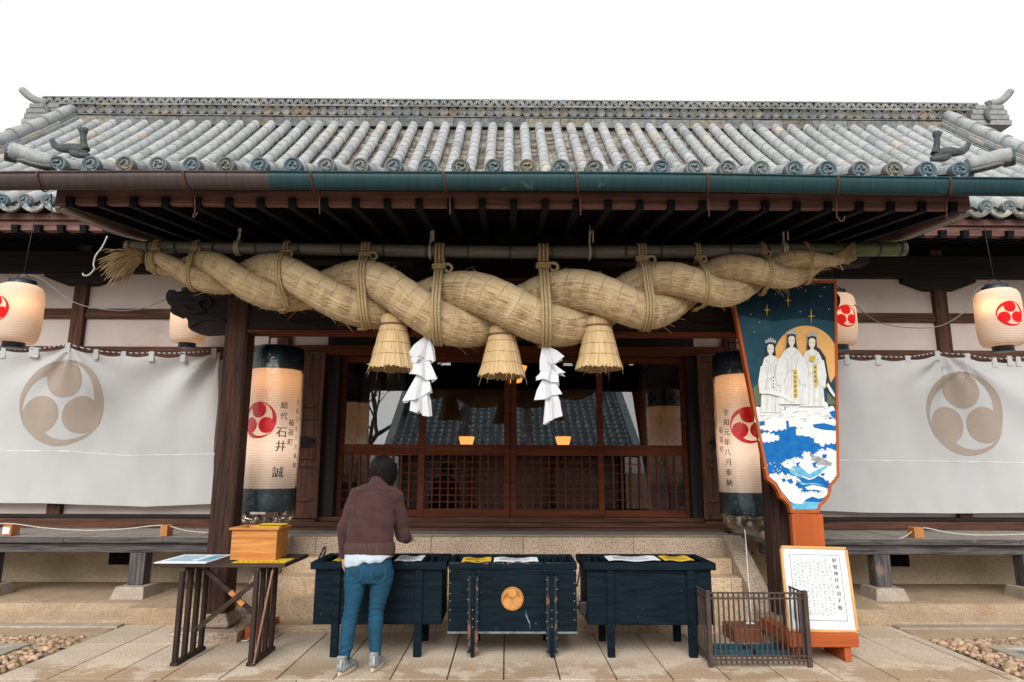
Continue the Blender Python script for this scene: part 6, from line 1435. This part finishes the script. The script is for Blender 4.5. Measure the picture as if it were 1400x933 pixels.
# hair: a chin length bob
m = MB(); m.tube([hc+V((.0, -.02, -.125)), hc+V((0, -.022, -.09)), hc+V((0, -.02, -.04)), hc+V((0, -.014, .02)), hc+V((0, -.012, .07)), hc+V((0, -.012, .105)), hc+V((0, -.012, .128))], [(.075, .075), (.095, .088), (.104, .1), (.103, .108), (.092, .102), (.066, .078), .02], 24, True, frame=fz)
for s_ in (-1, 1): m.tube([hc+V((s_*.078, .02, .06)), hc+V((s_*.09, .035, 0)), hc+V((s_*.085, .04, -.06)), hc+V((s_*.07, .03, -.11))], [.03, .034, .032, .018], 10)
m.tube([hc+V((-.06, .075, .06)), hc+V((0, .088, .075)), hc+V((.06, .075, .06))], .024, 8)
hair_m = M('dark hair', (.012, .0085, .009), (.003, .0028, .003), .6, (3, 3, .25), 26., .3, .7, .6, spec=.1)
def hairfn(co, n_): an = math.atan2(co.x-hc.x, co.y-hc.y); k = math.sin(an*23+co.z*14)*.0022+math.sin(an*47)*.0012; return co+n_*k
remeshed(m, 'hair', hair_m, person, .006, 3, hairfn)
m = MB(); rr0 = random.Random(2)       # loose strands at the nape and the top
for _ in range(90):
    an = rr0.uniform(-2.6, 2.6); a = hc+V((math.sin(an)*.09, -.02-math.cos(an)*.08, rr0.uniform(-.12, -.07))); m.tube([a, a+V((math.sin(an)*.006, -math.cos(an)*.006, -.02)), a+V((rr0.uniform(-.004, .004), .01, -.045))], [.0016, .0014, .0007], 3)
for _ in range(520):                   # strands lying over the bob
    an = rr0.uniform(-2.75, 2.75)+PI; z0_ = rr0.uniform(.03, .125); q = []
    prof_h = lambda z: (interp([-.125, -.09, -.04, .02, .07, .105, .128], [.075, .095, .104, .103, .092, .066, .02], z), interp([-.125, -.09, -.04, .02, .07, .105, .128], [.075, .088, .1, .108, .102, .078, .02], z))
    for j in range(6):
        z = lerp(z0_, max(-.128, z0_-.17), j/5); rx, ry = prof_h(z); q.append(hc+V((math.sin(an)*(rx+.003), -.014+math.cos(an)*(ry+.003), z))); an += rr0.uniform(-.03, .03)
    m.tube(q, [.0016]*5+[.0006], 3, False)
m.build('hair_strands', M('hair strands', (.018, .013, .013), (.005, .004, .004), .5, (4, 4, .3), 30., .3, .7, 0, spec=.16), person)  # strands coloured lighter than the bob, to paint in its sheen
m = MB(); m.tube([hc+V((-.062, .07, -.05)), hc+V((-.035, .112, -.055)), hc+V((0, .126, -.055)), hc+V((.035, .112, -.055)), hc+V((.062, .07, -.05))], (.008, .04), 8); m.tube([hc+V((.062, .07, -.05)), hc+V((.08, .03, -.035)), hc+V((.088, -.0, -.01))], .004, 5); m.tube([hc+V((.07, .05, -.075)), hc+V((.087, .0, -.03))], .004, 5); m.build('face_mask', paper_m, person)
# clothes
def wr_(co, n_, A, f1, f2): return co+n_*(A*(noise3(co*f1)+.6*noise3(co*f2)))
from mathutils import noise as mn
noise3 = lambda v_: mn.noise(v_)
m = MB()
secs = [(505.5, 757.5, .196, .125, 5.71), (505.5, 750, .198, .128, 5.71), (505.5, 741, .192, .126, 5.715), (506, 730, .186, .122, 5.725), (508, 715, .184, .120, 5.75), (510.5, 700, .188, .122, 5.78), (513, 688, .196, .122, 5.80), (514.5, 678, .196, .112, 5.82), (516, 670.5, .16, .092, 5.84), (517.5, 664.5, .10, .078, 5.855), (518.5, 659, .066, .066, 5.87)]
m.tube([W(x, y, Y) for x, y, a, b, Y in secs], [(a, b) for _, _, a, b, _ in secs], 26, True, frame=fz)
m.tube([J['nec'].lerp(J['sl'], .55), J['sl'], J['sl'].lerp(J['el'], .4), J['sl'].lerp(J['el'], .8), J['el']+V((0, -.01, 0)), J['el'].lerp(J['wl'], .3), J['el'].lerp(J['wl'], .7), J['wl']], [.065, .074, .065, .06, .058, .055, .047, .04], 16)
m.tube([J['nec'].lerp(J['sr'], .55), J['sr'], J['sr'].lerp(J['er'], .4), J['sr'].lerp(J['er'], .8), J['er']+V((0, -.012, -.006)), J['er'].lerp(J['wr'], .3), J['er'].lerp(J['wr'], .7), J['wr']], [.065, .074, .066, .062, .06, .055, .048, .041], 16)
m.tube([W(518.3, 660, 5.87), W(519, 655.5, 5.88), W(519.5, 653, 5.885)], [(.078, .076), (.074, .074), (.07, .072)], 20, True, frame=fz)
def sweat(co, n_):
    z = co.z; k = mn.noise(V((co.x*3.5, co.y*3.5, z*15)))*.009+mn.noise(co*11)*.005
    return co+n_*k
plum = M('plum knit', (.062, .028, .027), (.037, .016, .0165), .95, (1, 1, 2.2), 9., .3, .7, .28, bdist=.010, fine=(.10, .05, .052), fine_sc=240., fine_lo=.5, fine_hi=.7, fine_amt=.5, sheen=.05)
sw = remeshed(m, 'sweater', plum, person, .007, 4, sweat)
m = MB()                               # shoulder and armhole seams
from mathutils.bvhtree import BVHTree
bv = BVHTree.FromPolygons([v_.co for v_ in sw.data.vertices], [p_.vertices for p_ in sw.data.polygons])
for pts_ in (((489, 673), (500, 670.5), (517, 669.5), (533, 671), (543, 674.5)), ((489, 673), (486, 684), (485, 696), (484.5, 706)), ((543, 674.5), (545, 686), (545.5, 697), (545, 708))):
    sp_ = spline([V((x, y, 0)) for x, y in pts_], 16); q = []
    for p_ in sp_:
        h = bv.ray_cast(V((0, 0, HCAM)), ray(p_.x, p_.y).normalized())
        if h[0]: q.append(h[0]+h[1]*.0005)
    if len(q) > 3: m.tube(q, .0018, 5)
m.build('seams', M('seam plum', (.045, .020, .019), None, .95, sc=9., bump=0), sw)
m = MB(); hs_ = [(505, 759.5, .19, .120, 5.708), (505.2, 757, .206, .134, 5.708), (505.5, 750, .208, .137, 5.71), (505.5, 743, .202, .134, 5.715), (505.6, 741, .18, .12, 5.715)]
m.tube([W(x, y, Y) for x, y, a, b, Y in hs_], [(a, b) for _, _, a, b, _ in hs_], 40, True, frame=fz)
remeshed(m, 'ribbed_hem', M('brown rib knit', (.085, .05, .042), (.045, .027, .024), .95, (60, 60, 1), 1.5, .3, .7, .4), sw, .007, 3)
m = MB(); sh_ = [(503.5, 771.5, .190, .128, 5.70), (504, 766, .196, .134, 5.70), (505, 758, .192, .128, 5.705), (505.5, 750, .18, .12, 5.71)]
m.tube([W(x, y, Y) for x, y, a, b, Y in sh_], [(a, b) for _, _, a, b, _ in sh_], 60, True, frame=fz)
shirt_m = M('pale blue shirt', (.46, .54, .62), (.40, .48, .57), .9, sc=12., bump=.1)
pel = J['pel']
def shirtfn(co, n_):
    an = math.atan2(co.x-pel.x, co.y-pel.y); low = max(0, min(1, (W(504, 760, 5.7).z-co.z)/.07)); co = co+n_*(.008*low*math.sin(an*9)+.004*mn.noise(co*14)); co.z += low*(.045*(co.x-pel.x)/.19+.018+.012*math.sin(an*4+1)); return co
remeshed(m, 'shirt', shirt_m, person, .007, 3, shirtfn)
m = MB(); m.tube([W(504.5, 797, 5.70), W(504.5, 786, 5.70), W(504.5, 776, 5.70), W(505, 764, 5.70)], [(.14, .10), (.185, .124), (.192, .126), (.172, .112)], 26, True, frame=fz)
for a, b, c_ in (('hl', 'kl', 'al'), ('hr', 'kr', 'ar')):
    dx = V((-.012 if a == 'hl' else .006, 0, 0)); A, B, D = J[a], J[b], J[c_]
    m.tube([A+dx+V((0, 0, .04)), A.lerp(B, .12)+dx, A.lerp(B, .4)+dx*.5, A.lerp(B, .75), B, B.lerp(D, .25)+V((0, -.012, 0)), B.lerp(D, .5)+V((0, -.01, 0)), B.lerp(D, .8), D+V((0, 0, .035)), D+V((0, 0, .005))], [.092, .093, .082, .065, .059, .06, .056, .048, .043, .045], 18)
def jeanfn(co, n_):
    k = 0
    for a, b, c_ in (('hl', 'kl', 'al'), ('hr', 'kr', 'ar')):
        if (co.x < (J['hl'].x+J['hr'].x)/2) == (a == 'hl'):
            for zc, amp, fr, sp_ in ((J[b].z+.01, .003, 150, .08), (J[c_].z+.05, .004, 150, .05), (J[a].z-.05, .002, 110, .08)):
                k += amp*math.exp(-((co.z-zc)/sp_)**2)*math.sin(co.z*fr+7*mn.noise(co*6))
    return co+n_*(k+.003*mn.noise(co*16))
denim = M('blue denim', (.006, .056, .108), (.0035, .033, .068), .85, (1, 1, 3.5), 7., .3, .7, .55, bdist=.012, stain=(.010, .07, .125), stain_sc=5., stain_lo=.5, stain_hi=.75, fine=(.02, .09, .15), fine_sc=300., fine_amt=.3)
jn = remeshed(m, 'jeans', denim, person, .007, 3, jeanfn)
m = MB()
for s_ in (-1, 1):                     # back pocket seams
    cx = 504.5+s_*16; pk = [(cx-10, 777), (cx-9, 790), (cx-1, 795), (cx+9, 789), (cx+9.5, 776)]
    def on(x, y): q = W(x, y, 5.70); u = (q.x-pel.x-s_*.085)/.105; return V((q.x, 5.70-.122*math.sqrt(max(.05, 1-.55*((q.x-pel.x)/.19)**2))-.002, q.z))
    m.tube([on(*p_) for p_ in pk], .0025, 4)
m.build('pocket_seams', M('seam thread', (.03, .16, .26), None, .9, sc=9., bump=0), jn)
shoe_m = M('grey canvas', (.36, .38, .39), (.13, .15, .16), .9, sc=30., bump=.2); sole_m = M('cream rubber', (.60, .50, .40), (.5, .4, .31), .7, sc=12.)
for a, yaw, lift in (('al', -.20, .0), ('ar', -.05, .0)):
    A = J[a]; rot = Matrix.Rotation(yaw, 3, 'Z') @ Matrix.Rotation(-lift*3.5, 3, 'X'); o_ = V((A.x, A.y-.01, .0))
    S_ = lambda x, y, z: o_+rot @ V((x, y, z))
    m = MB(); m.tube([S_(0, -.075, .05), S_(0, -.06, .055), S_(0, -.02, .06), S_(0, .06, .055), S_(0, .13, .042), S_(0, .185, .034), S_(0, .205, .03)], [(.02, .03), (.036, .042), (.041, .048), (.044, .042), (.046, .032), (.036, .022), (.015, .01)], 16); m.tube([S_(0, -.03, .05), S_(0, -.035, .10), S_(0, -.03, .135)], [(.036, .05), (.036, .046), (.038, .046)], 16)
    sh = remeshed(m, 'shoe', shoe_m, person, .006, 2)
    m = MB(); n_ = 26; out = []
    for i in range(n_): an = 2*PI*i/n_; yy = .062+.148*math.sin(an); wv_ = .040+.010*math.sin(an) ; out.append((math.cos(an)*wv_, yy))
    lo = [m.v(S_(x, y, .0)) for x, y in out]; mi_ = [m.v(S_(x*1.06, .062+(y-.062)*1.03, .014)) for x, y in out]; hi = [m.v(S_(x*.98, y, .032)) for x, y in out]
    for A_, B_ in ((lo, mi_), (mi_, hi)):
        for i in range(n_): m.face([A_[i], A_[(i+1) % n_], B_[(i+1) % n_], B_[i]], smooth=True)
    m.face(lo[::-1]); m.face(hi); m.build('sole', sole_m, sh)
    m = MB(); m.tube([S_(.012, -.083, .04), S_(.012, -.088, .07), S_(.012, -.078, .12)], (.010, .004), 6); m.tube([S_(-.03, -.055, .128), S_(0, -.075, .13), S_(.03, -.055, .128)], .006, 5); m.build('heel_patch', M('pale suede', (.42, .42, .4), None, .9, sc=30., bump=.1), sh)

# ================================================================== ACROSS THE COURTYARD (seen mirrored in the door glass)
gate = thing('gate_building', 'low tiled gate building across the courtyard, mirrored in the door glass', 'building', (0, -7, 0))
gz = lambda Y: 2.15+.62*(-5.0-Y)
def grow(m, X0, X1, pitch, y0, y1):
    X = X0
    while X < X1:
        cnt = 14
        for i in range(cnt): a, b = lerp(y0, y1, i/cnt), lerp(y0, y1, (i+1)/cnt); m.tube([(X, a, gz(a)+.04), (X, b-.02, gz(b)+.04)], [.085, .078], 8, True, rt.uniform(.7, 1.1))
        for i in range(38):
            a, b = lerp(y0, y1, i/38), lerp(y0, y1, (i+1)/38); q = [m.v(p_) for p_ in ((X+.06, a, gz(a)), (X+pitch-.06, a, gz(a)), (X+pitch-.06, b, gz(b)-.03), (X+.06, b, gz(b)-.03))]; t_ = rt.uniform(.25, .9); m.face(q, t_)
            q = [m.v(p_) for p_ in ((X+.06, a, gz(a)-.035), (X+pitch-.06, a, gz(a)-.035), (X+pitch-.06, a, gz(a)), (X+.06, a, gz(a)))]; m.face(q, 1.3)
        X += pitch
gt_m = M('blue grey tile', (.30, .36, .38), (.18, .23, .25), .6, sc=6., bump=.1, tint=True)
m = MB(); grow(m, -3.9, 4.3, .27, -5.0, -9.0); gr = m.build('tiled_roof', gt_m, gate, recalc=False)
m = MB(); m.hexa([(-4.0, -9.0, gz(-9)-.2), (4.4, -9.0, gz(-9)-.2), (4.4, -5.0, gz(-5)-.2), (-4.0, -5.0, gz(-5)-.2), (-4.0, -9.0, gz(-9)-.04), (4.4, -9.0, gz(-9)-.04), (4.4, -5, gz(-5)-.04), (-4, -5, gz(-5)-.04)]); m.build('roof_boards', WD['x'], gate)
m = MB(); m.box(-4.0, 4.4, -9.25, -8.95, gz(-9)-.1, gz(-9)+.35); m.build('ridge', gt_m, gate)
m = MB(); m.bar((4.38, -9.0, gz(-9)+.12), (4.38, -5.0, gz(-5)+.12), .26, .22); m.bar((-3.98, -9.0, gz(-9)+.12), (-3.98, -5.0, gz(-5)+.12), .26, .22); m.build('verge', gt_m, gate)
m = MB(); m.box(-3.6, 4.0, -8.6, -5.7, 0, 2.25); m.build('wall', plaster, gate)
for X in (-3.6, -1.2, 1.5, 3.95): m = MB(); m.box(X-.1, X+.1, -5.68, -5.5, 0, 2.3); m.build('post', WB['z'], gate)
bark = M('bark', (.10, .08, .065), (.05, .04, .035), .95, sc=14., bump=.4)
def bare_tree(x, y, h, seed, lab):
    r = random.Random(seed); t = thing('bare_tree', lab, 'tree', (x, y, 0)); m = MB(); tw = MB()
    def grow_(p_, d, L, rad, dep):
        n_ = 4; pts_ = [p_]; dd = d.copy()
        for i in range(n_): dd = (dd+V((r.gauss(0, .13), r.gauss(0, .13), r.gauss(.03, .08)))).normalized(); pts_.append(pts_[-1]+dd*L/n_)
        (m if dep < 2 else tw).tube(pts_, [lerp(rad, rad*.62, i/n_) for i in range(n_+1)], 7 if dep < 2 else 4, False)
        if dep < 5:
            for k in range(3 if dep < 4 else 2):
                i = r.randint(2, n_) if k else n_; nd_ = (dd+V((r.gauss(0, .55), r.gauss(0, .55), r.gauss(.1, .35)))).normalized(); grow_(pts_[i], nd_, L*r.uniform(.6, .8), rad*.58, dep+1)
    grow_(V((x, y, -.05)), V((r.uniform(-.1, .1), r.uniform(-.1, .1), 1)), h*.34, h*.028, 0)
    m.build('trunk', bark, t); tw.build('crown', bark, t)
bare_tree(-5.3, -8.0, 8.5, 3, 'bare winter tree beyond the gate building, mirrored in the worshippers door glass')
bare_tree(6.2, -10.5, 9, 8, 'bare winter tree beyond the gate building, mirrored near the far door')
